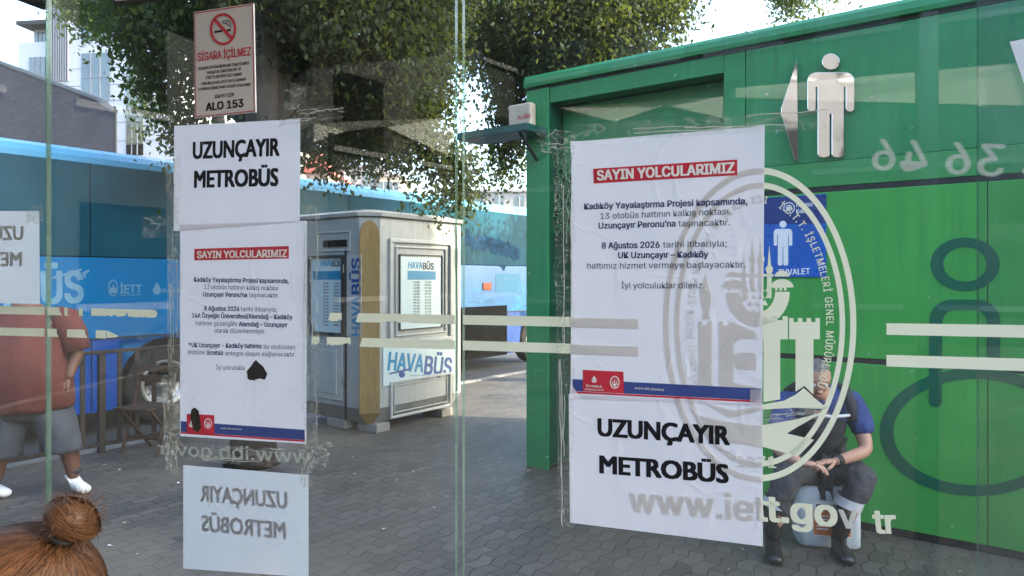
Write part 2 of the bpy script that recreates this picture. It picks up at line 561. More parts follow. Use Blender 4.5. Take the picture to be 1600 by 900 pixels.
class MB:
    def __init__(self):
        self.v, self.f, self.mi = [], [], []

    def add(self, vs, fs, mi=0):
        n = len(self.v)
        self.v += [tuple(p) for p in vs]
        self.f += [tuple(i + n for i in q) for q in fs]
        self.mi += [mi] * len(fs)
        return self

    def box(self, x0, x1, y0, y1, z0, z1, mi=0):
        x0, x1 = sorted((x0, x1)); y0, y1 = sorted((y0, y1)); z0, z1 = sorted((z0, z1))
        vs = [(x, y, z) for z in (z0, z1) for y in (y0, y1) for x in (x0, x1)]
        return self.add(vs, [(0, 2, 3, 1), (4, 5, 7, 6), (0, 1, 5, 4), (2, 6, 7, 3), (0, 4, 6, 2), (1, 3, 7, 5)], mi)

    def bar(self, a, b, w, h=None, up=(0, 0, 1), mi=0):
        a, b = Vector(a), Vector(b)
        h = w if h is None else h
        d = (b - a).normalized()
        u = Vector(up)
        if abs(d.dot(u)) > .95:
            u = Vector((1, 0, 0))
        s = d.cross(u).normalized() * (w / 2)
        t = s.normalized().cross(d).normalized() * (h / 2)
        vs = [p + q for p in (a, b) for q in (s + t, -s + t, -s - t, s - t)]
        return self.add(vs, [(0, 1, 2, 3), (7, 6, 5, 4), (0, 4, 5, 1), (1, 5, 6, 2), (2, 6, 7, 3), (3, 7, 4, 0)], mi)

    def tube(self, pts, rs, n=8, mi=0, caps=True):
        pts = [Vector(p) for p in pts]
        if isinstance(rs, (int, float)):
            rs = [rs] * len(pts)
        rings = []
        ref = Vector((.31, .17, .93)).normalized()
        for i, p in enumerate(pts):
            d = (pts[min(i + 1, len(pts) - 1)] - pts[max(i - 1, 0)]).normalized()
            s = d.cross(ref)
            if s.length < .1:
                s = d.cross(Vector((1, 0, 0)))
            s.normalize(); t = d.cross(s).normalized()
            rings.append([p + (s * math.cos(a) + t * math.sin(a)) * rs[i] for a in [2 * math.pi * k / n for k in range(n)]])
        vs = [q for r_ in rings for q in r_]
        fs = []
        for i in range(len(pts) - 1):
            for k in range(n):
                fs.append((i * n + k, i * n + (k + 1) % n, (i + 1) * n + (k + 1) % n, (i + 1) * n + k))
        if caps:
            fs += [tuple(reversed(range(n))), tuple(range((len(pts) - 1) * n, len(pts) * n))]
        return self.add(vs, fs, mi)

    def loft(self, rings, n=32, mi=0, fold=0.0, seed=0, caps=True):
        """rings of (centre, rx, ry): stacked level ellipses with soft folds, for cloth round a body"""
        vs, fs = [], []
        k = len(rings)
        for i, (c, rx, ry) in enumerate(rings):
            for j in range(n):
                t = 2 * math.pi * j / n
                w = 1 + fold * (math.sin(3 * t + seed + i * .9) * .5 + math.sin(7 * t + i * 1.7 + seed * 2) * .35 + math.sin(11 * t - i * 2.3) * .2)
                vs.append((c[0] + rx * w * math.cos(t), c[1] + ry * w * math.sin(t), c[2] + fold * .06 * math.sin(5 * t + seed)))
        for i in range(k - 1):
            for j in range(n):
                fs.append((i * n + j, i * n + (j + 1) % n, (i + 1) * n + (j + 1) % n, (i + 1) * n + j))
        if caps:
            fs += [tuple(reversed(range(n))), tuple(range((k - 1) * n, k * n))]
        return self.add(vs, fs, mi)

    def ball(self, c, r, n=16, m=10, rot=None, mi=0):
        c = Vector(c)
        r = (r, r, r) if isinstance(r, (int, float)) else r
        vs, fs = [], []
        for i in range(m + 1):
            th = math.pi * i / m
            for k in range(n):
                a = 2 * math.pi * k / n
                q = Vector((r[0] * math.sin(th) * math.cos(a), r[1] * math.sin(th) * math.sin(a), r[2] * math.cos(th)))
                if rot is not None:
                    q = rot @ q
                vs.append(c + q)
        for i in range(m):
            for k in range(n):
                fs.append((i * n + k, (i + 1) * n + k, (i + 1) * n + (k + 1) % n, i * n + (k + 1) % n))
        return self.add(vs, fs, mi)

    def prism(self, front, back, mi=0):
        n = len(front)
        return self.add(list(front) + list(back), [tuple(range(n)), tuple(reversed(range(n, 2 * n)))] + [(i, i + n, (i + 1) % n + n, (i + 1) % n) for i in range(n)], mi)

    # flat marks on a surface; coordinates given as photo pixels are first put on the real plane
    def poly(self, s, pts, off, mi=0, thick=0):
        q = [s.un(*p) for p in pts]
        return self.poly2(s, q, off, mi, thick)

    def poly2(self, s, q, off, mi=0, thick=0):
        fr = [s.P(a, b, off + thick) for a, b in q]
        if thick:
            return self.prism(fr, [s.P(a, b, off) for a, b in q], mi)
        return self.add(fr, [tuple(range(len(fr)))], mi)

    def ring(self, s, cx, cy, rx, ry, tx, ty, off, a0=0, a1=360, n=64, mi=0):
        """elliptic band, outer radii rx ry, band widths tx ty"""
        vs, fs = [], []
        full = abs(a1 - a0) >= 359.9
        for i in range(n + 1):
            a = R(a0 + (a1 - a0) * i / n)
            for qx, qy in ((rx, ry), (rx - tx, ry - ty)):
                vs.append(s.P(*s.un(cx + qx * math.cos(a), cy - qy * math.sin(a)), off))
        for i in range(n):
            fs.append((2 * i, 2 * i + 1, 2 * i + 3, 2 * i + 2))
        return self.add(vs, fs, mi)

    def text(self, s, string, p0, p1, cap, off, bold=0.0, mirror=False, mi=0):
        """string laid between two baseline points, cap = capital height, all in photo pixels on the surface"""
        global CAP
        if CAP is None:
            CAP = max(v[1] for v in text2d('H', 0)[0])
        vs, fs, x0, x1 = text2d(string, bold)
        A, B = Vector(s.un(*p0)), Vector(s.un(*p1))
        mid = ((p0[0] + p1[0]) / 2, (p0[1] + p1[1]) / 2)
        up = Vector(s.un(mid[0], mid[1] - cap)) - Vector(s.un(*mid))
        k = up.length / CAP
        d = (B - A) / (x1 - x0)
        perp = Vector((-d.y, d.x)).normalized() * k
        q = []
        nb = max(1, len(vs) // 5) if bold else max(1, len(vs))
        for i, (x, y) in enumerate(vs):
            x = (x1 - x) if mirror else (x - x0)
            c = A + d * x + perp * y
            q.append(s.P(c.x, c.y, off + (.00003 * (i // nb) if off > 0 else -.00003 * (i // nb))))
        return self.add(q, fs, mi)

    def glyphs(self, s, string, pos_fn, cap_m, off, bold=0.0, squeeze=1.0, mi=0):
        """each character at pos_fn(i, n) -> (a, b, angle) on the surface"""
        global CAP
        n = len(string)
        for i, ch in enumerate(string):
            if ch == ' ':
                continue
            vs, fs, x0, x1 = text2d(ch, bold)
            a, b, ang = pos_fn(i, n)
            k = cap_m / .727
            ca, sa = math.cos(ang), math.sin(ang)
            q = []
            nb = max(1, len(vs) // 5) if bold else max(1, len(vs))
            for j, (x, y) in enumerate(vs):
                x = (x - (x0 + x1) / 2) * k * squeeze; y = y * k
                q.append(s.P(a + x * ca - y * sa, b + x * sa + y * ca, off + .00003 * (j // nb)))
            self.add(q, fs, mi)

    def wrinkle(self, amp=.006, scale=14, seed=0):
        """cloth: push the points about with a smooth noise"""
        from mathutils import noise as nz
        o = Vector((seed * 3.1, seed * 1.7, seed))
        self.v = [tuple(Vector(p) + nz.noise_vector(Vector((p[0], p[1], p[2] * .7)) * scale + o) * amp + nz.noise_vector(Vector(p) * scale * 2.3 + o) * amp * .4) for p in self.v]
        return self

    def build(self, name, mat, parent=None, base=(0, 0, 0), frame=None, bevel=0, smooth=False, seg=2):
        me = bpy.data.meshes.new(name)
        b = Vector(base)
        me.from_pydata([Vector(p) - b for p in self.v], [], self.f)
        mats = mat if isinstance(mat, (list, tuple)) else [mat]
        for m in mats:
            me.materials.append(m)
        if len(mats) > 1:
            me.polygons.foreach_set('material_index', self.mi)
        if smooth:
            me.polygons.foreach_set('use_smooth', [True] * len(me.polygons))
        me.update()
        o = bpy.data.objects.new(name, me)
        COL.objects.link(o)
        if parent is not None:
            o.parent = parent
        else:
            fr = frame or WORLD
            o.location = fr.w(b); o.rotation_euler = (0, 0, fr.rz)
        if bevel:
            md = o.modifiers.new('bevel', 'BEVEL'); md.width = bevel; md.segments = seg; md.limit_method = 'ANGLE'
        return o


def tag(o, label=None, cat=None, group=None, kind=None):
    if label: o['label'] = label
    if cat: o['category'] = cat
    if group: o['group'] = group
    if kind: o['kind'] = kind
    return o


class Thing:
    def __init__(self, name, label, cat, frame=WORLD, base=(0, 0, 0), group=None):
        self.f, self.base = frame, Vector(base)
        e = bpy.data.objects.new(name, None)
        e.empty_display_size = .1
        COL.objects.link(e)
        e.location = frame.w(self.base); e.rotation_euler = (0, 0, frame.rz)
        self.e = tag(e, label, cat, group)

    def part(self, name, mb, mat, parent=None, label=None, **kw):
        o = mb.build(name, mat, parent or self.e, self.base, **kw)
        if label: o['label'] = label
        return o


def dup(root, delta, label=None, group=None):
    r = root.copy(); COL.objects.link(r)
    r.location = root.location + Vector(delta)
    if label: r['label'] = label
    if group: r['group'] = group
    for ch in list(root.children):
        c = ch.copy(); COL.objects.link(c); c.parent = r
        for g in list(ch.children):
            d = g.copy(); COL.objects.link(d); d.parent = c
    return r
# ------------------------------------------------------------------ ground
KERB_X = -7.35
tag(MB().box(-900, 900, -300, 1800, -.35, -.15).build('road', M['asphalt'], frame=STREET), kind='structure')
tag(MB().box(KERB_X, 30, -30, 40, -.3, 0).build('pavement', M['pavers'], frame=STREET), kind='structure')
k = MB()
y = -12.0
while y < 30:
    k.box(KERB_X - .16, KERB_X - .004, y, y + .985, -.3, .012)
    y += 1.0
tag(k.build('kerb', M['concrete'], frame=STREET, bevel=.012), kind='structure')

# ------------------------------------------------------------------ green steel container building
WALL = Surf(STREET, 'y', 5.24)
XL, XR, TOPZ = -3.70, 3.4, 3.52
REC0, REC1 = -3.46, -1.90
ct = Thing('container_building', 'green steel toilet container with dark and bright green panels', 'container', STREET, (0, 5.24, 0))
cap = MB()
# rounded cap along the roof edge
prof = [(5.24, 3.395), (5.205, 3.40), (5.20, 3.43), (5.205, 3.475), (5.23, 3.505), (5.28, 3.52), (7.7, 3.52), (7.7, 3.395)]
cap.prism([(XL - .02, a, b) for a, b in prof], [(XR, a, b) for a, b in prof])
ct.part('roof_edge', cap, M['green_dark'])
body = MB()
body.box(XL, REC0, 5.242, 7.6, .03, 3.37)
body.box(REC1, XR, 5.262, 7.6, .05, 3.37)
body.box(REC0, REC1, 5.95, 7.6, .03, 3.37)
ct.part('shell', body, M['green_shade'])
ct.part('corner_post', MB().box(XL, REC0 - .002, 5.215, 5.24, 0.0, 3.372), M['green_dark'], bevel=.006)
ct.part('lintel', MB().box(REC0, REC1 + .002, 5.235, 5.40, 3.235, 3.372), M['green_dark'], bevel=.004)
seam = MB()
seam.box(XL, XR, 5.236, 5.26, 3.372, 3.394)
seam.box(REC1, XR, 5.243, 5.262, 2.29, 2.325)
seam.box(REC1, XR, 5.243, 5.262, 1.120, 1.152)
seam.box(REC1, XR, 5.246, 5.262, .004, .05)
ct.part('seam_strip', seam, M['black'])
VS = Surf(STREET, 'y', 5.24).un(1543, 440)[0]
V2 = WALL.un(1165, 150)[0]
def panel(x0, x1, z0, z1, mat, y0=5.24, name='wall_panel'):
    return ct.part(name, MB().box(x0, x1, y0, 5.261, z0, z1), mat, bevel=.004)
panel(REC1 + .002, V2 - .003, 2.327, 3.370, M['green_dark'])
panel(V2 + .003, XR, 2.50, 3.370, M['green_dark'])
panel(V2 + .003, XR, 2.327, 2.4985, M['green_mid'])  # paler green strip along the foot of the upper wall
panel(REC1 + .002, VS - .0025, 1.154, 2.288, M['green'])
panel(VS + .0025, XR, 1.154, 2.288, M['green'])
panel(REC1 + .002, VS - .0025, .052, 1.118, M['green'])
panel(VS + .0025, XR, .052, 1.118, M['green'])
# recess: side, back, door leaf and transom
ct.part('side_wall', MB().box(XL, XL + .02, 5.24, 7.58, .01, 3.36), M['green_dark'])
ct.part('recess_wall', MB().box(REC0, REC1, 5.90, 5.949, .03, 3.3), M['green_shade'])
ct.part('transom', MB().box(REC0 + .02, REC1 - .02, 5.42, 5.46, 2.62, 3.23), M['green_dark'], bevel=.005)
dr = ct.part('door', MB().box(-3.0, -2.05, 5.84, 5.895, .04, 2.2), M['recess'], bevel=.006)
hd = MB(); hd.bar((-2.95, 5.80, 1.0), (-2.95, 5.80, 1.2), .02); hd.bar((-2.95, 5.80, 1.01), (-2.95, 5.845, 1.01), .015); hd.bar((-2.95, 5.80, 1.19), (-2.95, 5.845, 1.19), .015)
ct.part('handle', hd, M['steel'], parent=dr)
# perforated screen beside the doorway: rings cut in a green sheet
lat = MB()
sl = Surf(STREET, 'y', 5.30)
for r_ in range(10):
    for c_ in range(7):
        a = REC0 + .03 + c_ * .078 + (r_ % 2) * .039; b = 2.12 + r_ * .073
        vs, fs = [], []
        for i in range(17):
            t = 2 * math.pi * i / 16
            for q in (.037, .029):
                vs.append((a + q * math.cos(t), 5.30, b + q * math.sin(t)))
        for i in range(16):
            fs.append((2 * i, 2 * i + 1, 2 * i + 3, 2 * i + 2))
        n0 = len(vs)
        vs2 = [(x, y + .012, z) for x, y, z in vs]
        fs2 = [tuple(reversed([i + n0 for i in q])) for q in fs]
        side = [(2 * i, 2 * i + 2, 2 * i + 2 + n0, 2 * i + n0) for i in range(16)] + [(2 * i + 1, 2 * i + 1 + n0, 2 * i + 3 + n0, 2 * i + 3) for i in range(16)]
        lat.add(vs + vs2, fs + fs2 + side)
ct.part('perforated_screen', lat, M['green_dark'])
# painted marking on the wall
mk = MB()
mk.ring(WALL, 1508, 413, 54, 42, 20, 15, .0025, n=72)
mk.ring(WALL, 1525, 675, 150, 100, 21, 17, .0025, n=96)
def band(pts_out, pts_in):
    for i in range(len(pts_out) - 1):
        mk.poly(WALL, [pts_out[i], pts_out[i + 1], pts_in[i + 1], pts_in[i]], .0035)
po, pi_ = [(1452, 628)], [(1472, 628)]
for i in range(13):
    a = R(180 - 90 * i / 12)
    po.append((1488 + 36 * math.cos(a), 503 - 35 * math.sin(a))); pi_.append((1493 + 21 * math.cos(a), 506 - 22 * math.sin(a)))
for i in range(13):
    a = R(90 - 90 * i / 12)
    po.append((1528 + 35 * math.cos(a), 503 - 35 * math.sin(a))); pi_.append((1522 + 21 * math.cos(a), 506 - 22 * math.sin(a)))
po.append((1563, 590)); pi_.append((1543, 590))
band(po, pi_)
mk.poly(WALL, [(1462 + 10 * math.cos(R(180 + 15 * i)), 627 + 9 * math.sin(R(15 * i))) for i in range(13)], .0035)
ct.part('painted_marking', mk, M['green_mark'])

# awning over the doorway
aw = Thing('awning', 'flat teal canopy slab jutting over the container doorway', 'awning', STREET, (-3.6, 5.0, 2.93))
s_ = MB(); s_.box(-4.25, -3.47, 4.90, 5.21, 2.945, 3.01)
aw.part('slab', s_, M['teal'], bevel=.006)
br_ = MB()
br_.bar((-3.58, 5.213, 2.74), (-3.58, 4.95, 2.94), .02)
aw.part('bracket', br_, M['dark_metal'])

# alarm box on the corner post
ab = Thing('alarm_box', 'small beige alarm box with red lettering on the container corner post', 'alarm box', STREET, (-3.6, 5.21, 3.05))
x0 = WALL.un(806, 180)[0]; x1 = WALL.un(841, 180)[0]
ab.part('housing', MB().box(x0, x1, 5.12, 5.213, 3.01, 3.245), M['beige'], bevel=.02, seg=4)
t = MB(); SA = Surf(STREET, 'y', 5.12)
t.text(SA, 'ALARM', (809, 187), (829, 184), 7, .002, .01)
ab.part('lettering', t, M['red'])

# blue toilet sign
SG = Surf(STREET, 'y', 5.24)
ts = Thing('toilet_sign', 'blue sign with white standing man and the word TUVALET on the green wall', 'sign', STREET, (SG.un(1190, 370)[0], 5.24, 1.7))
q = [(1150, 311), (1291, 303), (1291, 434), (1150, 434)]
a0, b0 = SG.un(1150, 300)[0], SG.un(1290, 433)[1]; a1, b1 = SG.un(1291, 303)
ts.part('board', MB().box(a0, a1, 5.231, 5.239, b0, b1), M['sign_blue'], bevel=.001)
ST = Surf(STREET, 'y', 5.231)
ts.part('header_band', MB().poly(ST, [(1150, 312), (1290.5, 304), (1290.5, 349), (1150, 351)], .0006), M['sign_navy'])
def man_icon(m, s, X, Y, off, thick=0):
    """standing man pictogram from photo-pixel mapping functions X(0..1) Y(0..1)"""
    hx, hy = X(.5), Y(.085)
    m.poly(s, [(X(.5 + .19 * math.cos(R(-t))), Y(.078 + .078 * math.sin(R(-t)))) for t in range(0, 360, 15)], off, 0, thick)
    def rr(t0, t1, cx, cy, rx, ry):
        return [(cx + rx * math.cos(R(t)), cy - ry * math.sin(R(t))) for t in np.linspace(t0, t1, 6)]
    p = []
    P_ = lambda x, y: (X(x), Y(y))
    def arc(t0, t1, cx, cy, rx, ry):
        for t in np.linspace(t0, t1, 6):
            p.append(P_(cx + rx * math.cos(R(t)), cy - ry * math.sin(R(t))))
    arc(180, 90, .2, .26, .2, .08)
    arc(90, 0, .8, .26, .2, .08)
    arc(0, -180, .91, .53, .09, .03)
    p.append(P_(.82, .32)); p.append(P_(.78, .32))
    arc(0, -180, .65, .97, .13, .03)
    p.append(P_(.52, .58)); p.append(P_(.48, .58))
    arc(0, -180, .35, .97, .13, .03)
    p.append(P_(.22, .32)); p.append(P_(.18, .32))
    arc(0, -180, .09, .53, .09, .03)
    m.poly(s, p, off, 0, thick)
m = MB(); man_icon(m, ST, lambda x: 1209 + 29 * x, lambda y: 345 + 70 * y, .0012)
ts.part('man_symbol', m, M['white_ink'])
m = MB()
m.text(ST, 'TUVALET', (1216, 430), (1266, 428), 9, .0012, .02)
m.ring(ST, 1233, 325, 9, 9, 1.5, 1.5, .0014, n=24); m.ring(ST, 1233, 325, 5, 5, 1.5, 1.5, .0014, n=20)
m.poly(ST, [(1233 + 2.6 * math.cos(R(t)), 325 + 2.6 * math.sin(R(t))) for t in range(0, 360, 30)], .0014)
m.text(ST, 'Engelsiz', (1244, 323), (1270, 322), 6, .0014, .02); m.text(ST, 'Kabin', (1244, 333), (1264, 332), 6, .0014, .02)
ts.part('lettering', m, M['white_ink'])

# raised metal pictograms
mp_ = Thing('man_pictogram', 'shiny metal man cut-out standing proud of the dark green panel', 'sign', STREET, (WALL.un(1300, 170)[0], 5.23, 2.4))
m = MB(); man_icon(m, WALL, lambda x: 1263 + 73 * x, lambda y: 85 + 162 * y, .004, .022)
mp_.part('cut_out', m, M['chrome'], bevel=.002)
ar = Thing('arrow_pictogram', 'shiny metal triangle pointing left beside the metal man cut-out', 'sign', STREET, (WALL.un(1238, 170)[0], 5.23, 2.4))
m = MB(); m.poly(WALL, [(1247, 95), (1249, 253), (1243, 250), (1222, 178), (1222, 170)], .004, 0, .022)
ar.part('cut_out', m, M['chrome'], bevel=.002)

# ------------------------------------------------------------------ coach
BX = -8.84
BUS = Surf(STREET, 'x', BX)
Y0, Y1 = .6, 12.95
bus = Thing('coach', 'long light blue airport coach parked along the kerb behind the fence', 'bus', STREET, (BX - 1.2, 3.5, -.15))
W2 = BX - 2.5
def bus_loft(prof, ya, yb, name, mat, inset_end=.0):
    m = MB()
    m.prism([(x, yb, z) for x, z in prof], [(x, ya, z) for x, z in prof])
    return bus.part(name, m, mat, bevel=.02)
arches = [(-.05, .56), (8.9, .56)]
# side skin with wheel arches: outline polygon in y,z
def side_skin(x, dx, ya, yb, z0, z1):
    pts = [(ya, z1), (ya, z0)]
    for cy, r_ in arches:
        if ya < cy - r_ and cy < yb:
            pts.append((cy - r_, z0))
            for i in range(11):
                a = R(180 - 180 * i / 10)
                if cy + r_ * math.cos(a) < yb:
                    pts.append((cy + r_ * math.cos(a), .36 + r_ * .98 * math.sin(a)))
            if cy + r_ < yb:
                pts.append((cy + r_, z0))
    pts += [(yb, z0), (yb, z1)]
    m = MB()
    fr = [(x, a, b) for a, b in pts]; bk = [(x - dx, a, b) for a, b in pts]
    m.prism(fr, bk)
    return m
# wheel arch in the photograph: centre from pixels
wc = BUS.un(262, 628)
arches = [(wc[0], .60), (BUS.un(838, 540)[0], .62)]
WZ = .35
def arch_fix(m): return m
bus.part('body_side', side_skin(BX, .06, Y0, Y1, .98, 1.93), M['bus_blue'], bevel=.01)
bus.part('lower_panel', side_skin(BX, .05, Y0, Y1, .12, .972), M['bus_low'], bevel=.008)
bus.part('core', MB().box(BX - .07, W2, Y0 + .05, Y1 - .05, .35, 3.02), M['recess'])
bus.part('body_far_side', MB().box(W2, W2 - .06, Y0, Y1, .15, 3.02), M['bus_blue'], bevel=.02)
bus.part('front_panel', MB().box(BX - .02, W2, Y0 - .05, Y0 + .04, .2, 3.05), M['bus_blue'], bevel=.03)
bus.part('rear_panel', MB().box(BX - .02, W2, Y1 - .04, Y1 + .04, .2, 3.05), M['bus_blue'], bevel=.03)
rf = [(BX, 3.02), (BX - .01, 3.09), (BX - .06, 3.16), (BX - .2, 3.215), (BX - .6, 3.25), (W2 + .6, 3.25), (W2 + .2, 3.215), (W2 + .06, 3.16), (W2, 3.02)]
m = MB(); m.prism([(x, Y1 + .03, z) for x, z in rf], [(x, Y0 - .04, z) for x, z in rf]); bus.part('roof', m, M['bus_roof'], smooth=False)
# window ribbon of separate panes
cuts = [Y0 + .02, BUS.un(-150, 350)[0], BUS.un(141, 350)[0], BUS.un(330, 380)[0], BUS.un(545, 350)[0], BUS.un(640, 350)[0], BUS.un(724, 350)[0], Y1 - .3]
for a, b in zip(cuts[:-1], cuts[1:]):
    bus.part('window', MB().box(BX + .004, BX - .05, a + .006, b - .006, 1.938, 3.015), M['bus_glass'], bevel=.008)
# wrap print on the rear window and side
wr = MB(); rng = random.Random(3)
def blob(m, s, cx, cy, rx, ry, off, n=16):
    m.poly(s, [(cx + rx * (1 + rng.uniform(-.35, .35)) * math.cos(2 * math.pi * i / n), cy + ry * (1 + rng.uniform(-.35, .35)) * math.sin(2 * math.pi * i / n)) for i in range(n)], off)
for i in range(13):
    blob(wr, BUS, 728 + i * 6.5, 372 + i * 2.0 + rng.uniform(-5, 5), 6, 11, .0065 + i * .0004)
for cx, cy, rx, ry in ((740, 405, 13, 6), (786, 412, 6, 10), (730, 402, 8, 5), (757, 402, 9, 5)):
    blob(wr, BUS, cx, cy, rx, ry, .003)
bus.part('wrap_print', wr, M['bus_wrap'])
bus.part('side_lamp', MB().box(BX, BX + .02, BUS.un(754, 448)[0], BUS.un(767, 448)[0], BUS.un(760, 453)[1], BUS.un(760, 442)[1]), M['lamp_red'], bevel=.008)
bus.part('notice_patch', MB().poly(BUS, [(774, 428), (812, 427), (812, 457), (774, 457)], .004), M['cyan'])
gr = MB(); ga, gb = BUS.un(724, 520)[0], BUS.un(792, 520)[0]
gr.box(BX - .01, BX + .006, ga - .5, gb, .1, 1.12)
grille = bus.part('engine_grille', gr, M['recess'])
g2 = MB()
for i in range(9):
    g2.box(BX + .006, BX + .014, ga - .45, gb - .05, .55 + i * .055, .575 + i * .055)
g2.box(BX + .006, BX + .03, ga - .5, gb, .26, .32)
bus.part('slat', g2, M['recess'], parent=grille)
ln = MB(); ln.box(BX + .001, BX + .006, Y0, Y1, .966, .986)
for px_ in (142, -60):
    a = BUS.un(px_, 600)[0]; ln.box(BX + .001, BX + .004, a, a + .012, .14, .966)
bus.part('panel_line', ln, M['black'])
m = MB()
def drop(m, s, cx, cy, r_, off):
    m.poly(s, [(cx + r_ * math.cos(R(t)), cy + r_ * math.sin(R(t))) for t in range(-30, 211, 20)] + [(cx, cy - 2.1 * r_)], off)
m.text(BUS, 'HAVAB', (-160, 480), (52, 476), 50, .003, .03)
m.text(BUS, 'ÜS', (64, 474), (131, 471), 48, .003, .03)
m.poly(BUS, [(82, 432), (112, 424), (128, 419), (128, 422), (112, 428), (82, 436)], .0045)
m.poly(BUS, [(128, 426), (138, 421), (140, 424), (133, 429), (134, 434), (131, 434), (129, 428)], .0045)
m.text(BUS, 'İETT', (187, 458), (221, 457.5), 12.5, .003, .025)
m.poly(BUS, [(187, 460.5), (221, 460), (221, 461), (187, 461.5)], .003)
m.ring(BUS, 176.5, 450, 7.5, 13, 1.3, 1.6, .003, n=32)
m.poly(BUS, [(171, 458), (182, 458), (181, 448), (179, 451), (177, 443), (175, 451), (172, 448)], .003)
drop(m, BUS, 245, 454, 6.5, .003)
m.text(BUS, 'BUGÜN', (253, 457), (283, 456.5), 6, .003, .02)
m.text(BUS, 'Istanbul Airport Shuttle', (726, 474), (772, 472), 5, .003, .0)
bus.part('lettering', m, M['patch'])
for cy, _r in arches:
    ww = MB()
    for xx, rr in ((BX - .03, .42), (BX - .05, .50), (BX - .27, .50), (BX - .30, .42)):
        pass
    n = 40
    prof = [(BX - .06, .30), (BX - .045, .44), (BX - .07, .495), (BX - .28, .495), (BX - .32, .40), (BX - .32, .30)]
    vs, fs = [], []
    for i in range(n):
        a = 2 * math.pi * i / n
        for x, r_ in prof:
            vs.append((x, cy + r_ * math.cos(a), WZ + r_ * math.sin(a)))
    L_ = len(prof)
    for i in range(n):
        j = (i + 1) % n
        for k_ in range(L_ - 1):
            fs.append((i * L_ + k_, i * L_ + k_ + 1, j * L_ + k_ + 1, j * L_ + k_))
    ww.add(vs, fs)
    wheel = bus.part('wheel', ww, M['tyre'], smooth=True)
    rm = MB(); prof = [(BX - .06, .305), (BX - .05, .27), (BX - .12, .24), (BX - .14, .12), (BX - .07, .10), (BX - .06, .0)]
    vs, fs = [], []
    L_ = len(prof)
    for i in range(n):
        a = 2 * math.pi * i / n
        for x, r_ in prof:
            vs.append((x, cy + r_ * math.cos(a), WZ + r_ * math.sin(a)))
    for i in range(n):
        j = (i + 1) % n
        for k_ in range(L_ - 1):
            fs.append((i * L_ + k_, i * L_ + k_ + 1, j * L_ + k_ + 1, j * L_ + k_))
    rm.add(vs, fs)
    for i in range(10):
        a = 2 * math.pi * i / 10
        rm.ball((BX - .125, cy + .2 * math.cos(a), WZ + .2 * math.sin(a)), .018, 8, 6)
    bus.part('rim', rm, M['rim'], parent=wheel, smooth=True)

# ------------------------------------------------------------------ white ticket booth
KX, KY = -5.75, 5.2
KR = Surf(STREET, 'x', KX)          # right-hand face
KL = Surf(STREET, 'y', KY)          # left-hand face
ks = Thing('ticket_booth', 'white panelled airport bus ticket booth with a tan corner board', 'booth', STREET, (KX - .75, KY + .75, 0))
C_ = .16
xk, yk = KX - 1.5, KY + 1.5
def octo(inset, z):
    i = inset
    return [(KX - i, KY + C_, z), (KX - C_, KY + i, z), (xk + i, KY + i, z), (xk + i, yk - i, z), (KX - i, yk - i, z)]
m = MB(); m.prism(octo(0, 2.36), octo(0, .27)); ks.part('shell', m, M['kiosk'], bevel=.006)
m = MB(); m.prism(octo(-.001, .268), octo(.10, .10)); ks.part('skirt', m, M['kiosk_grey'])
m = MB(); m.prism(octo(-.035, 2.405), octo(-.02, 2.362)); m.prism(octo(.10, 2.44), octo(.02, 2.407)); ks.part('roof', m, M['kiosk_trim'], bevel=.004)
m = MB(); m.prism(octo(-.028, 2.361), octo(-.022, 2.352)); ks.part('roof_edge_line', m, M['black'])  # black line round the booth just under the roof
# tan corner board with a rounded top, on the chamfer
nrm = Vector((1, -1, 0)).normalized(); tang = Vector((1, 1, 0)).normalized()
cc = Vector((KX - C_ / 2, KY + C_ / 2, 0))
hw = C_ * .5 * 1.36
pts = [(-hw, .22), (hw, .22), (hw, 2.12)] + [(hw * math.cos(R(t)), 2.12 + .2 * math.sin(R(t))) for t in range(10, 180, 14)] + [(-hw, 2.12)]
pf = [cc + nrm * .022 + tang * a + Vector((0, 0, b)) for a, b in pts]; pb = [cc + nrm * .003 + tang * a + Vector((0, 0, b)) for a, b in pts]
m = MB(); m.prism(pf, pb)
lowf = [cc + nrm * .012 + tang * a + Vector((0, 0, .218)) for a in (-hw, hw)]
m.add([cc + nrm * .02 + tang * -hw + Vector((0, 0, .22)), cc + nrm * .02 + tang * hw + Vector((0, 0, .22)), cc - nrm * .055 + tang * hw * .35 + Vector((0, 0, .098)), cc - nrm * .055 + tang * -hw * .35 + Vector((0, 0, .098))], [(0, 1, 2, 3)])
ks.part('corner_board', m, M['ply'], bevel=.003)
def frame_on(m, s, px0, py0, px1, py1, wdt, off, th):
    """raised moulding round a rectangle given by two photo corners"""
    a0, b1 = s.un(px0, py0); a1, b0 = s.un(px1, py1)
    for (p, q, r_, t_) in ((a0, a1, b1 - wdt, b1), (a0, a1, b0, b0 + wdt), (a0, a0 + wdt, b0 + wdt, b1 - wdt), (a1 - wdt, a1, b0 + wdt, b1 - wdt)):
        c0, c1 = s.P(p, r_, off), s.P(q, t_, off + th)
        m.box(c0[0], c1[0], c0[1], c1[1], c0[2], c1[2])
    return a0, a1, b0, b1
def rect(s, a0, a1, b0, b1, off, th=.0):
    m = MB(); c0, c1 = s.P(a0, b0, off), s.P(a1, b1, off + max(th, .001)); m.box(c0[0], c1[0], c0[1], c1[1], c0[2], c1[2]); return m
m = MB(); frame_on(m, KR, 607, 372, 705, 530, .045, .001, .03); frame_on(m, KR, 617, 384, 696, 519, .02, .001, .018); ks.part('window_moulding', m, M['kiosk_trim'], bevel=.008)
m = MB(); a0, a1, b0, b1 = frame_on(m, KR, 623, 397, 690, 511, .012, .001, .02)
pf_ = ks.part('poster_frame', m, M['dark_metal'])
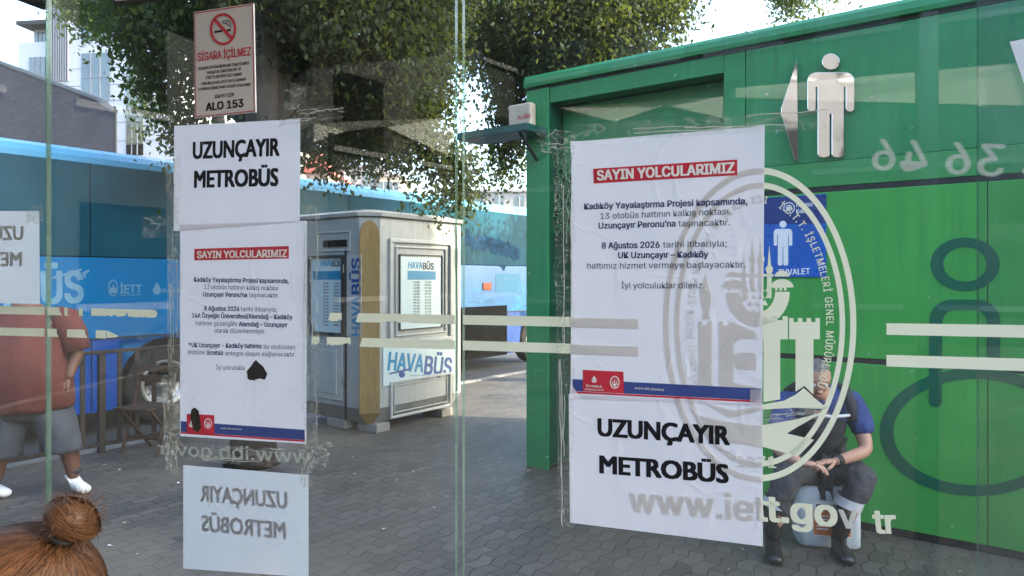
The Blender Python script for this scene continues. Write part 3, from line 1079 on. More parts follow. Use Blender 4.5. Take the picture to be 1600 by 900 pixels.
ks.part('timetable', rect(KR, a0 + .012, a1 - .012, b0 + .012, b1 - .012, .001, .006), M['poster'], parent=pf_)
def havabus(mc, mn, s, A, B, cap, off):
    """two-tone wordmark: pale upper word and dark lower word"""
    mc.text(s, 'HAVA', A, (A[0] + (B[0] - A[0]) * .56, A[1] + (B[1] - A[1]) * .56), cap, off, .03)
    mn.text(s, 'BÜS', (A[0] + (B[0] - A[0]) * .57, A[1] + (B[1] - A[1]) * .57 + cap * .12), (B[0], B[1] + cap * .12), cap, off, .03)
mc, mn = MB(), MB()
havabus(mc, mn, KR, (637, 419), (677, 420), 10, .0085)
mc.poly(KR, [(636, 423), (680, 424), (680, 437), (636, 437)], .0085)
for c0 in (645, 663):
    for i in range(14):
        y_ = 442 + i * 4.6
        mn.text(KR, random.choice(['07:30', '09:15', '11:45', '14:00', '16:20']), (c0, y_), (c0 + 10, y_ + .1), 2.6, .0085, .02)
ks.part('timetable_heading', mc, M['cyan'], parent=pf_); ks.part('timetable_print', mn, M['dark_metal'], parent=pf_)
# lower name sign and raised panel
a0, b1 = KR.un(598, 541); a1, b0 = KR.un(709, 587)
b0 = KR.un(655, 594)[1]
sg = ks.part('name_sign', rect(KR, a0, a1, b0, b1, .001, .008), M['poster'])
mc, mn = MB(), MB()
havabus(mc, mn, KR, (604, 578), (704, 583), 27, .0105)
for cx in (627, 684):
    mn.poly(KR, [(cx + 5 * math.cos(R(t)), 585 + 5 * math.sin(R(t))) for t in range(0, 360, 20)], .0105)
mn.poly(KR, [(606, 583), (640, 575), (640, 578), (608, 585)], .0112)
mn.text(KR, 'Havaalanı Yolcu Servisi', (640, 588), (676, 587), 3, .0105); mn.text(KR, 'SHUTTLE BUS', (643, 594), (671, 592), 3.4, .0105, .01)
ks.part('pale_lettering', mc, M['cyan'], parent=sg); ks.part('dark_lettering', mn, M['blue_print'], parent=sg)
m = MB(); frame_on(m, KR, 609, 596, 704, 634, .03, .001, .022); frame_on(m, KR, 615, 602, 698, 628, .012, .001, .012); ks.part('lower_panel_moulding', m, M['kiosk_trim'], bevel=.007)
# left-hand face: vent, framed timetable, vertical name strip, door line
m = MB(); a0, b1 = KL.un(506, 376); a1, b0 = KL.un(542, 385); c0, c1 = KL.P(a0, b0, .001), KL.P(a1, b1, .012); m.box(*sorted((c0[0], c1[0])), *sorted((c0[1], c1[1])), c0[2], c1[2])
ks.part('vent', m, M['recess'])
m = MB(); frame_on(m, KL, 496, 363, 548, 392, .02, .001, .012); ks.part('vent_moulding', m, M['kiosk_trim'], bevel=.004)
m = MB(); a0, a1, b0, b1 = frame_on(m, KL, 484, 400, 538, 525, .03, .001, .025)
pf_ = ks.part('poster_frame', m, M['black'])
ks.part('timetable', rect(KL, a0 + .03, a1 - .03, b0 + .03, b1 - .03, .001, .006), M['poster'], parent=pf_)
mc, mn = MB(), MB()
havabus(mc, mn, KL, (502, 416), (533, 415), 9, .0085)
mc.poly(KL, [(490, 424), (534, 423), (534, 437), (490, 437)], .0085)
for c0 in (506, 522):
    for i in range(14):
        y_ = 444 + i * 5
        mn.text(KL, random.choice(['06:30', '08:15', '10:45', '13:00', '17:20']), (c0, y_), (c0 + 8, y_), 2.8, .0085, .02)
ks.part('timetable_heading', mc, M['cyan'], parent=pf_); ks.part('timetable_print', mn, M['dark_metal'], parent=pf_)
m = MB(); a = KL.un(541, 500)[0]; c0 = KL.P(a, .3, .001); m.box(a - .012, a + .012, KY - .014, KY - .001, .12, 2.0); ks.part('door_line', m, M['dark_metal'])
m = MB(); a0 = KL.un(487, 600)[0]; m.box(a0, KL.un(536, 600)[0], KY - .012, KY - .001, .33, .95); m.box(a0 + .05, KL.un(532, 600)[0] - .05, KY - .020, KY - .0125, .40, .88); ks.part('door_panel', m, M['kiosk_trim'], bevel=.005)
m = MB(); a0, b1 = KL.un(542, 398); a1, b0 = KL.un(565, 527); st = ks.part('name_strip', rect(KL, a0, a1, b0, b1, .001, .004), M['kiosk_trim'])
mc, mn = MB(), MB()
# vertical wordmark reading upwards
def vtext(m, s, string, cx, y0_, y1_, wpx, off):
    vs, fs, x0, x1 = text2d(string, .03)
    q = []; nb = len(vs) // 5
    for i, (x, y) in enumerate(vs):
        tt = (x - x0) / (x1 - x0)
        q.append(s.P(*s.un(cx + wpx / 2 - y / .727 * wpx, y0_ + (y1_ - y0_) * tt), off + .0001 * (i // nb)))
    m.add(q, fs)
vtext(mc, KL, 'HAVA', 554, 525, 463, 19, .0065)
vtext(mn, KL, 'BÜS', 554, 460, 403, 19, .0065)
ks.part('pale_lettering', mc, M['cyan'], parent=st); ks.part('dark_lettering', mn, M['blue_print'], parent=st)
for z_ in (.5, 1.75):
    m = MB(); a = KL.un(541, 500)[0]; m.tube([(a - .03, KY - .012, z_), (a - .03, KY - .012, z_ + .09)], .011, 10); ks.part('hinge', m, M['steel'])
m = MB(); a = KL.un(487, 600)[0]; m.box(a + .02, a + .05, KY - .03, KY - .001, 1.02, 1.17); ks.part('lock_plate', m, M['steel'], bevel=.004)
m = MB(); m.tube([(KX + .012, KY + 1.42, .3), (KX + .012, KY + 1.425, 1.2), (KX + .012, KY + 1.41, 2.2), (KX + .02, KY + 1.38, 2.37)], .008, 8); ks.part('cable', m, M['black'], smooth=True)
for py_ in (355, 420, 500, 560, 620):
    for px_ in (600, 712):
        m = MB(); q_ = KR.un(px_, py_); m.ball(KR.P(q_[0], q_[1], .001), .008, 8, 6); ks.part('screw', m, M['steel'])
# blocks the booth stands on
bl = tag(MB().box(-.16, .16, -.1, .1, 0, .1).build('support_block', M['concrete'], frame=STREET, bevel=.012), 'grey concrete block under the tan corner of the ticket booth', 'block', 'blocks under the ticket booth')
bl.location = STREET.w((KX - .17, KY + .22, 0))
for (x, y), lb in (((KX - .62, KY + .16), 'grey concrete block under the door side of the ticket booth'), ((KX - .2, KY + 1.3), 'grey concrete block under the far end of the ticket booth')):
    c = bl.copy(); COL.objects.link(c); c.location = STREET.w((x, y, 0)); c['label'] = lb

# ------------------------------------------------------------------ fence at the kerb
FX = -7.30
fc = Thing('railing', 'low dark brown metal railing along the kerb in front of the coach', 'railing', STREET, (FX, 2.5, 0))
m = MB(); m.box(FX - .02, FX + .02, -3.0, 4.3, .955, .99); m.box(FX - .018, FX + .018, -3.0, 4.3, .06, .10)
fc.part('rail', m, M['fence'], bevel=.004)
y = -2.95; i = 0
while y < 4.3:
    if i % 9 == 0:
        fc.part('post', MB().box(FX - .028, FX + .028, y - .03, y + .03, 0, .952), M['fence'], bevel=.004)
    else:
        fc.part('bar', MB().box(FX - .008, FX + .008, y - .021, y + .021, .102, .953), M['fence'])
    y += .17; i += 1

# ------------------------------------------------------------------ folded wooden chair
gp = ground(230, 708)
hd_ = Vector((gp.x, gp.y, 0))
ch = Thing('folding_chair', 'worn brown slatted wooden folding chair standing by the railing', 'chair', WORLD, hd_)
ax = Vector((.93, -.30, 0)).normalized(); bk = Vector((.30, .93, 0)).normalized()
def cp(a, b, z): return hd_ + ax * a + bk * b + Vector((0, 0, z))
for sgn in (-1, 1):
    ch.part('leg', MB().bar(cp(sgn * .21, -.10, 0), cp(sgn * .21, .16, .83), .03, .022), M['wood'], bevel=.003)
for sgn in (-1, 1):
    ch.part('leg', MB().bar(cp(sgn * .185, .24, 0), cp(sgn * .185, -.16, .46), .028, .022), M['wood'], bevel=.003)
for z in (.80, .70):
    ch.part('back_slat', MB().bar(cp(-.21, .15 - (.8 - z) * .31, z), cp(.21, .15 - (.8 - z) * .31, z), .016, .065), M['wood'], bevel=.003)
m = MB()
for i in range(6):
    m.bar(cp(-.2, -.18 + i * .066, .455), cp(.2, -.18 + i * .066, .455), .05, .016)
ch.part('seat', m, M['wood'], bevel=.002)
ch.part('stretcher', MB().bar(cp(-.2, -.04, .16), cp(.2, -.04, .16), .018, .035), M['wood'])

# ------------------------------------------------------------------ far buildings
def slab(frame, x0, x1, y0, y1, z0, z1):
    return MB().box(x0, x1, y0, y1, z0, z1)
# mauve clad building with a falling roof line, left
d0, d1 = 19.0, 25.0
pA, pB, pC = pix(-260, 0, 33), pix(0, 98, 27.5), pix(156, 157, 23.2)
pD = pix(181, 176, 22.5)
brick = Thing('clad_building', 'mauve brick clad building with a sloping top behind the coach', 'building', WORLD, (pB.x, pB.y, 0))
off = Vector((-6.5, 9, 0))
top = [Vector((pA.x, pA.y, EYE + (HY - 15) / F * pA.y)), Vector(pB), Vector(pC), Vector(pD)]
bot = [Vector((p.x, p.y, -.2)) for p in top]
m = MB()
n = len(top)
m.add(top + bot + [p + off for p in top] + [p + off for p in bot],
      [(i, n + i, n + i + 1, i + 1) for i in range(n - 1)] + [(2 * n + i + 1, 3 * n + i + 1, 3 * n + i, 2 * n + i) for i in range(n - 1)] +
      [(i, i + 1, 2 * n + i + 1, 2 * n + i) for i in range(n - 1)] + [(0, 2 * n, 3 * n, n), (n - 1, 2 * n - 1, 4 * n - 1, 3 * n - 1)])
brick.part('wall', m, M['brick'])
m = MB()
for i in range(n - 1):
    m.bar(top[i] + Vector((0, -.04, .03)), top[i + 1] + Vector((0, -.04, .03)), .16, .10)
m.bar(top[-1] + Vector((0, -.04, 0)), bot[-1] + Vector((0, -.04, 0)), .08, .08)
brick.part('coping', m, M['dark_metal'])

# pale tower
D = 46.0
TW = Frame(pix(20, 433, D).x, D, -8)
TS = Surf(TW, 'y', 0)
tw = Thing('office_tower', 'pale tiled office tower with tall dark glass strips, far left', 'tower', TW, (5, 5, 0))
aL, _ = TS.un(23, 0); aM, _ = TS.un(72, 0); aR, _ = TS.un(272, 0)
zt = TS.un(40, 36)[1]; zm = TS.un(40, 88)[1]
m = MB(); m.box(aM, aR, 0, 9, -.2, 27); m.box(aL, aM, .3, 8, -.2, TS.un(40, 64)[1]); m.box(aL + .3, aM, 1.2, 7, TS.un(40, 64)[1] + .003, zt)
tw.part('wall', m, M['tower'])
m = MB(); m.box(aL - .1, aM, .2, 8, zt + .004, zt + .25); tw.part('roof', m, M['dark_metal'])
def tpane(x0, y0, x1, y1, mat, yy=-.05, name='window'):
    a0, b1 = TS.un(x0, y0); a1, b0 = TS.un(x1, y1)
    f = tw.part(name, MB().box(a0, a1, yy, yy + .04, b0, b1), mat)
    mm = MB()
    for i in range(1, 3):
        a = a0 + (a1 - a0) * i / 3; mm.box(a - .035, a + .035, yy - .03, yy - .002, b0, b1)
    nb = max(1, int((b1 - b0) / 1.5))
    for i in range(1, nb):
        b = b0 + (b1 - b0) * i / nb; mm.box(a0, a1, yy - .025, yy - .004, b - .03, b + .03)
    tw.part('mullion', mm, M['louvre'], parent=f)
tpane(128, 84, 172, 158, M['tower_w'])
tpane(128, 10, 172, 62, M['tower_w'])
tpane(198, 96, 224, 224, M['tower_w2'])
tpane(198, 226, 224, 242, M['recess'])
tpane(198, 20, 224, 80, M['tower_w'])
tpane(41, 88, 66, 120, M['tower_w'], .22)
tpane(32, 42, 50, 63, M['tower_w'], 1.1)
tpane(53, 42, 65, 63, M['recess'], 1.1)
m = MB()
for i in range(9):
    a = TS.un(78 + i * 3.6, 0)[0]; m.box(a, a + .07, -.12, -.001, TS.un(80, 128)[1], 24)
tw.part('louvre', m, M['louvre'])
m = MB()
for y_ in (107, 134, 159, 193, 222):
    b = TS.un(150, y_)[1]
    m.box(aM, TS.un(127, 0)[0], -.012, -.001, b, b + .05); m.box(TS.un(173, 0)[0], TS.un(197, 0)[0], -.012, -.001, b, b + .05); m.box(TS.un(225, 0)[0], aR, -.012, -.001, b, b + .05)
tw.part('floor_line', m, M['louvre'])

# houses far behind the coach, centre
def house(px0, px1, pyt, depth, mat, label, roofmat=None, rh=0, win=True, rz=0):
    fr = Frame(pix(px0, 433, depth).x, depth, rz)
    s = Surf(fr, 'y', 0)
    a1 = s.un(px1, 300)[0]; zt = s.un(px0, pyt)[1]
    t_ = Thing('house', label, 'house', fr, (a1 / 2, 4, 0))
    t_.part('wall', MB().box(0, a1, 0, 8, -.2, zt), mat)
    if roofmat:
        m = MB(); m.prism([(-.4, -.4, zt + .003), (a1 + .4, -.4, zt + .003), (a1 / 2, -.4, zt + rh)], [(-.4, 8.4, zt + .003), (a1 + .4, 8.4, zt + .003), (a1 / 2, 8.4, zt + rh)])
        t_.part('roof', m, roofmat)
    else:
        t_.part('roof', MB().box(-.25, a1 + .25, -.25, 8.2, zt + .003, zt + .3), M['house_grey'])
    if win:
        nx = max(2, int(a1 / 2.4))
        for i in range(nx):
            for b in (zt - 1.9, zt - 4.6):
                c = a1 * (i + .5) / nx
                w_ = t_.part('window', MB().box(c - .55, c + .55, -.06, -.004, b, b + 1.4), M['tower_w'])
                mm = MB(); mm.box(c - .04, c + .04, -.09, -.062, b, b + 1.4); mm.box(c - .65, c + .65, -.12, -.062, b - .12, b - .001); t_.part('sill', mm, M['tower'], parent=w_)
    return t_
house(478, 512, 271, 62, M['house_pink'], 'pinkish house with a red roof seen just above the coach', M['roof_red'], 2.2)
house(514, 533, 255, 66, M['tower'], 'narrow pale house beside the red-roofed one above the coach')
house(531, 592, 262, 70, M['house_grey'], 'wide grey apartment block above the coach roof in the middle')
house(592, 622, 276, 68, M['house_cream'], 'cream low house right of the grey apartment block')
house(300, 470, 225, 80, M['house_cream'], 'big cream block far behind the taped notices')
house(700, 860, 300, 90, M['house_grey'], 'long low grey block beyond the end of the coach')

# ------------------------------------------------------------------ unseen blocks and pale slabs added behind the viewer, shaped for reflections in the glass
def mirror_pt(px, py, r_):
    """where a thing must stand, r_ metres beyond the glass, to be reflected at this photo pixel"""
    d = Vector(((px - CX) / F, 1, (HY - py) / F))
    n = GLASS.Y
    k_ = n.dot(GLASS.o) / n.dot(d)
    g = d * k_
    e = (d - n * (2 * d.dot(n))).normalized()
    return g + e * r_ + Vector((0, 0, EYE))
TF = Frame(-6.0, -18.5, -10)
tm = Thing('sky_blocker', 'dark grey block added unseen behind the viewer to keep sky reflections off the glass', 'building', TF, (0, -4, 0))
tm.part('wall', MB().box(-26, 22, -9, 0, -.2, 11.5), M['house_dark'])
for i in range(16):
    for z_ in (1.0, 4.6, 8.2):
        c = -24 + i * 2.9
        w_ = tm.part('window', MB().box(c - 1.0, c + 1.0, .003, .05, z_, z_ + 2.0), M['tower_w'])
        mm = MB(); mm.box(c - 1.08, c + 1.08, .003, .10, z_ - .14, z_ - .002); tm.part('sill', mm, M['tower'], parent=w_)
wg = Thing('sky_blocker_left', 'long dark block added unseen behind the viewer on the left against sky reflections', 'building', WORLD, (-16, -9, 0))  # added to block sky reflected in the left panes
wg.part('wall', MB().box(-20, -14, -22, 2.5, -.2, 12), M['house_dark'])
for i in range(8):
    for z_ in (1.2, 5.0, 8.6):
        w_ = wg.part('window', MB().box(-13.997, -13.95, -20 + i * 2.9, -18.4 + i * 2.9, z_, z_ + 1.9), M['recess'])
        mm = MB(); mm.box(-13.997, -13.88, -20.1 + i * 2.9, -18.3 + i * 2.9, z_ - .14, z_ - .002); wg.part('sill', mm, M['house_grey'], parent=w_)
cp_ = Thing('reflection_slabs', 'pale slabs added behind the viewer, shaped to mirror as light bands on the glass', 'canopy', WORLD, (-1, -7, 0))  # invented slabs that throw pale bands into the glass reflection
def mirrored_slab(pts, th=.12):
    q = [mirror_pt(*p) for p in pts]
    n_ = (q[1] - q[0]).cross(q[2] - q[0]).normalized() * th
    m_ = MB(); m_.prism(q, [p - n_ for p in q]); return m_
cp_.part('right_band', mirrored_slab([(1150, 137, 6.5), (1750, 84, 9.5), (1750, 168, 9.5), (1323, 158, 7.2), (1150, 152, 6.5)]), M['pale_wall'])
cp_.part('left_band', mirrored_slab([(490, 192, 10), (690, 184, 13), (712, 214, 13.3), (700, 243, 13.2), (598, 196, 11.6), (540, 205, 10.8), (490, 222, 10)]), M['pale_wall'])
cp_.part('middle_band', mirrored_slab([(875, 168, 7.5), (1130, 150, 9), (1130, 185, 9), (1040, 164, 8.5), (960, 190, 8)]), M['pale_wall'])
for p_ in ((1160, 145, 6.55), (1740, 120, 9.45), (500, 205, 10.1), (700, 215, 13.1), (1120, 165, 8.95)):
    t_ = mirror_pt(*p_)
    cp_.part('post', MB().tube([(t_.x, t_.y - .2, 0), (t_.x, t_.y - .2, t_.z)], .05, 10), M['dark_metal'])

# unseen tall blocks added off to the right to keep the pavement in shade
SF_ = Frame(0, 0, 90 - SUN_HEAD)                     # local x points along the sun's heading
cor = SF_.X.dot(STREET.w((-3.7, 7.6, 0))), SF_.Y.dot(STREET.w((-3.7, 7.6, 0)))
wom = SF_.Y.dot(Vector((-.55, .86, 0)))
ok_ = Thing('shade_block', 'tall grey block added unseen beyond the right edge to shade the pavement', 'building', SF_, (24, cor[1] - 4, 0))
ok_.part('wall', MB().box(20, 31, wom + .05, cor[1] - .6, -.2, 24), M['house_grey'])
ok2 = Thing('shade_block', 'second grey block added unseen beyond the right edge, leaving a slit for sunlight', 'building', SF_, (24, wom - 2, 0))  # added shade block; the gap lets sun onto the hair
ok2.part('wall', MB().box(20, 31, -2.6, wom - .55, -.2, 24), M['house_grey'])
for z_ in range(6):
    for i in range(3):
        c = wom + 2.0 + i * 2.4
        w_ = ok_.part('window', MB().box(19.95, 19.997, c - .6, c + .6, 1.2 + z_ * 3.6, 3.0 + z_ * 3.6), M['tower_w'])
        mm = MB(); mm.box(19.88, 19.997, c - .7, c + .7, 1.08 + z_ * 3.6, 1.197 + z_ * 3.6); ok_.part('sill', mm, M['tower'], parent=w_)

# litter: small pale scraps and leaves on the paving
lt_ = MB(); rl_ = random.Random(17)
for i in range(80):
    X_, Y_ = rl_.uniform(-7, 1.5), rl_.uniform(.5, 5.1)
    a = rl_.uniform(0, 6.28); s_ = rl_.uniform(.006, .02); c, s = math.cos(a), math.sin(a)
    lt_.add([(X_ + s_ * (c * u - s * v), Y_ + s_ * (s * u + c * v), .004 + h) for u, v, h in ((-1, -.4, 0), (1, -.3, .004), (.8, .5, .001), (-.7, .4, .006))], [(0, 1, 2, 3)], 0 if i % 3 else 1)
tag(lt_.build('litter', [M['beige'], M['white_ink']], frame=STREET), kind='stuff')
# ------------------------------------------------------------------ trees
def leaves_mesh(name, blobs, size, per, seed, mat, parent, base, density=1.0):
    rs = np.random.RandomState(seed)
    allv = []
    for (c, r_, n) in blobs:
        n = int(n * density)
        # cluster centres inside the blob, biased to its shell so gaps stay open
        d = rs.normal(size=(n, 3)); d /= np.linalg.norm(d, axis=1)[:, None]
        rad = rs.uniform(.25, 1, n) ** .5
        cc = np.array(c) + d * rad[:, None] * np.array(r_)
        lp = np.repeat(cc, per, axis=0) + rs.normal(size=(n * per, 3)) * np.array([.16, .16, .20]) * (size / .09)
        N = len(lp)
        ax = rs.normal(size=(N, 3)); ax[:, 2] -= .9
        ax /= np.linalg.norm(ax, axis=1)[:, None]
        q = rs.normal(size=(N, 3)); q[:, 2] += .5
        sd_ = np.cross(ax, q); sd_ /= np.linalg.norm(sd_, axis=1)[:, None] + 1e-6
        L = size * rs.uniform(.7, 1.3, N)[:, None]; Wd = L * .27
        up = np.cross(sd_, ax) * L * .10
        v = np.stack([lp - ax * L * .5, lp + sd_ * Wd + up, lp + ax * L * .5, lp - sd_ * Wd + up], axis=1)
        allv.append(v.reshape(-1, 3))
    V = np.concatenate(allv) - np.array(base)
    nq = len(V) // 4
    me = bpy.data.meshes.new(name)
    me.vertices.add(len(V)); me.vertices.foreach_set('co', V.astype(np.float32).ravel())
    me.loops.add(nq * 4); me.loops.foreach_set('vertex_index', np.arange(nq * 4, dtype=np.int32))
    me.polygons.add(nq); me.polygons.foreach_set('loop_start', np.arange(0, nq * 4, 4, dtype=np.int32)); me.polygons.foreach_set('loop_total', np.full(nq, 4, dtype=np.int32))
    me.update(calc_edges=True)
    me.materials.append(mat)
    o = bpy.data.objects.new(name, me); COL.objects.link(o); o.parent = parent
    return o


def tree(label, base, trunk, limbs, blobs, mat, size, per, seed, group='street trees', density=1.0):
    t = Thing('street_tree', label, 'tree', WORLD, base, group)
    m = MB()
    pts, rs_ = trunk
    m.tube(pts, rs_, 12)
    tr = t.part('trunk', m, M['bark'], smooth=True)
    for l in limbs:
        mm = MB(); mm.tube(l[0], l[1], 8); t.part('limb', mm, M['bark'], parent=tr, smooth=True)
    leaves_mesh('crown', blobs, size, per, seed, mat, t.e, base, density)
    return t


def B(px, py, d, rx, ry, rd, n):
    c = pix(px, py, d)
    return ((c.x, c.y, c.z), (rx / F * d, rd, ry / F * d), n)


def spray(base_pt, tip, n, s):
    """a thin limb with a sag"""
    a, b = Vector(base_pt), Vector(tip)
    mid = (a + b) / 2 + Vector((0, 0, .15 * (a - b).length))
    return ([a, (a + mid) / 2 + Vector((0, 0, .05)), mid, (mid + b) / 2, b], [s, s * .8, s * .6, s * .4, s * .15])


tb = Vector((-2.36, 6.45, 0))
fork = tb + Vector((.05, .1, 2.9))
main_blobs = [
    B(190, -10, 8.4, 75, 60, .8, 70), B(255, 45, 8, 70, 55, .9, 100), B(270, 140, 8, 45, 60, .6, 55), B(290, 215, 8.4, 26, 40, .4, 22),
    B(330, 20, 7.2, 90, 90, 1.2, 170), B(430, 120, 7.4, 70, 85, 1.0, 190), B(430, 10, 7, 90, 80, 1.4, 190),
    B(560, 60, 7.6, 130, 105, 1.5, 470), B(520, 150, 8.2, 90, 60, 1.0, 220), B(630, 130, 8.2, 75, 65, 1.0, 190),
    B(540, 225, 8.6, 70, 34, .7, 80), B(640, 228, 9.0, 62, 34, .6, 62), B(600, 205, 8.6, 60, 25, .6, 46), B(706, 262, 9.0, 30, 50, .35, 40), B(712, 315, 9.0, 20, 16, .25, 12),
    B(668, 322, 8.4, 10, 12, .15, 6), B(650, 20, 8, 80, 100, 1.2, 240), B(480, -160, 7.4, 260, 130, 2.2, 420), B(300, -190, 7.6, 160, 120, 1.6, 170),
    B(680, -120, 8.0, 150, 130, 1.8, 240), B(500, -420, 7.4, 260, 170, 2.2, 260),
]
def limb_to(px, py, d, s=.07, start=None):
    return spray(start or fork, pix(px, py, d), 5, s)
limbs = [
    limb_to(250, 40, 8, .09), limb_to(330, -60, 7.2, .10), limb_to(500, -300, 7.4, .12), limb_to(300, -190, 7.6, .1),
    ([fork + Vector((0, 0, .2)), pix(470, 30, 7.2), pix(530, 72, 7.3), pix(600, 130, 7.8), pix(660, 215, 8.6), pix(700, 280, 9.0)], [.14, .12, .105, .075, .045, .015]),
    limb_to(650, -20, 8, .08), limb_to(540, 220, 8.6, .05), limb_to(280, 200, 8.3, .05), limb_to(640, 232, 9, .04),
]
tree('large dark leafy tree over the booth, its trunk behind the left notices', tb,
     ([tb, tb + Vector((.0, .02, .25)), tb + Vector((.02, .05, 1.4)), fork, fork + Vector((.0, .1, 1.2)), pix(400, -220, 7.0)], [.25, .19, .165, .15, .12, .06]),
     limbs, main_blobs, M['leaf'], .075, 34, 5)
t2 = pix(960, 433, 11.5); t2 = Vector((t2.x, t2.y, 0))
f2 = t2 + Vector((-.1, 0, 4.0))
tree('tall dark tree rising behind the roof of the green container', t2,
     ([t2, t2 + Vector((.03, 0, 1.5)), f2, f2 + Vector((.1, .2, 3))], [.26, .2, .17, .08]),
     [spray(f2, pix(760, 40, 11), 5, .09), spray(f2, pix(800, 230, 11.2), 5, .06), spray(f2, pix(900, -60, 10.5), 5, .09), spray(f2, pix(1010, 30, 11), 5, .08), spray(f2, pix(700, -80, 10), 5, .08),
      ([f2, pix(870, 120, 11), pix(842, 30, 10.6)], [.1, .08, .03])],
     [B(775, 50, 10.8, 65, 70, 1.0, 150), B(845, 45, 10.4, 70, 90, 1.2, 230), B(930, 55, 10.6, 80, 80, 1.2, 260), B(1000, 25, 11, 65, 65, 1.0, 150), B(1055, 10, 11.2, 36, 40, .6, 36),
      B(792, 150, 11.2, 24, 80, .4, 62), B(790, 235, 11.3, 28, 48, .4, 44), B(742, 292, 11.6, 18, 10, .3, 4), B(880, 130, 10.9, 60, 40, .8, 90), B(740, 40, 10.6, 30, 60, .6, 40),
      B(860, -150, 10.6, 200, 120, 1.8, 300)],
     M['leaf'], .085, 34, 9)
t3 = pix(1232, 433, 24); t3 = Vector((t3.x, t3.y, 0))
tree('pale green treetop just peeping over the container roof at the right', t3,
     ([t3, t3 + Vector((0, 0, 5)), t3 + Vector((.2, .2, 9))], [.25, .2, .1]), [spray(t3 + Vector((0, 0, 6)), t3 + Vector((1, 0, 10)), 5, .08)],
     [B(1232, -5, 24, 26, 20, .8, 60), B(1290, -60, 24, 70, 60, 1.4, 130)], M['leaf2'], .13, 30, 12)
t4 = pix(345, 433, 11.2); t4 = Vector((t4.x, t4.y, -.15))
tree('thin pale green tree whose leaves hang in front of the office tower', t4,
     ([t4, t4 + Vector((.05, 0, 2.5)), pix(335, 60, 11.2), pix(300, -80, 11)], [.14, .11, .09, .04]), [spray(pix(335, 60, 11.2), pix(215, 20, 11), 5, .03), spray(pix(320, 0, 11.1), pix(120, 0, 11), 5, .03)],
     [B(150, 8, 11, 42, 40, .6, 62), B(215, 20, 11, 50, 34, .6, 66), B(240, 150, 11.5, 24, 30, .4, 15), B(115, -10, 11, 26, 26, .4, 18), B(170, -70, 11, 90, 50, .8, 90)], M['leaf2'], .085, 30, 21)

t5 = Vector((6.0, 13.4, 0))  # hidden tree added to cast dappled shade on the coach
tree('round leafy tree added out of sight behind the container to shade the coach', t5,
     ([t5, t5 + Vector((0, .05, 2)), t5 + Vector((.1, 0, 4.5))], [.2, .16, .09]), [spray(t5 + Vector((0, 0, 3)), t5 + Vector((-1.4, 0, 5)), 5, .07), spray(t5 + Vector((0, 0, 3)), t5 + Vector((1.4, .3, 5.2)), 5, .07)],
     [((5.6, 13.3, 4.7), (2.3, 2.6, 1.4), 800)], M['leaf'], .09, 34, 31)

# ------------------------------------------------------------------ people
def skin_mesh(joints, edges, sub=2):
    """joints {name: (co, radius)}; first joint is the root. Returns (verts, faces)."""
    names = list(joints)
    me = bpy.data.meshes.new('skin')
    me.from_pydata([Vector(joints[n][0]) for n in names], [(names.index(a), names.index(b)) for a, b in edges], [])
    o = bpy.data.objects.new('skin', me); COL.objects.link(o)
    o.modifiers.new('s', 'SKIN').use_smooth_shade = True
    for i, n in enumerate(names):
        r_ = joints[n][1]
        me.skin_vertices[0].data[i].radius = (r_, r_) if isinstance(r_, (int, float)) else r_
        me.skin_vertices[0].data[i].use_root = (i == 0)
    o.modifiers.new('d', 'SUBSURF').levels = sub
    o.modifiers['d'].render_levels = sub
    dg = bpy.context.evaluated_depsgraph_get()
    m2 = bpy.data.meshes.new_from_object(o.evaluated_get(dg))
    vs = [tuple(v.co) for v in m2.vertices]; fs = [tuple(p.vertices) for p in m2.polygons]
    bpy.data.objects.remove(o); bpy.data.meshes.remove(me); bpy.data.meshes.remove(m2)
    return vs, fs


def chain(joints, edges, names, pts, radii, start=None):
    prev = start
    for n, p, r_ in zip(names, pts, radii):
        joints[n] = (p, r_)
        if prev: edges.append((prev, n))
        prev = n


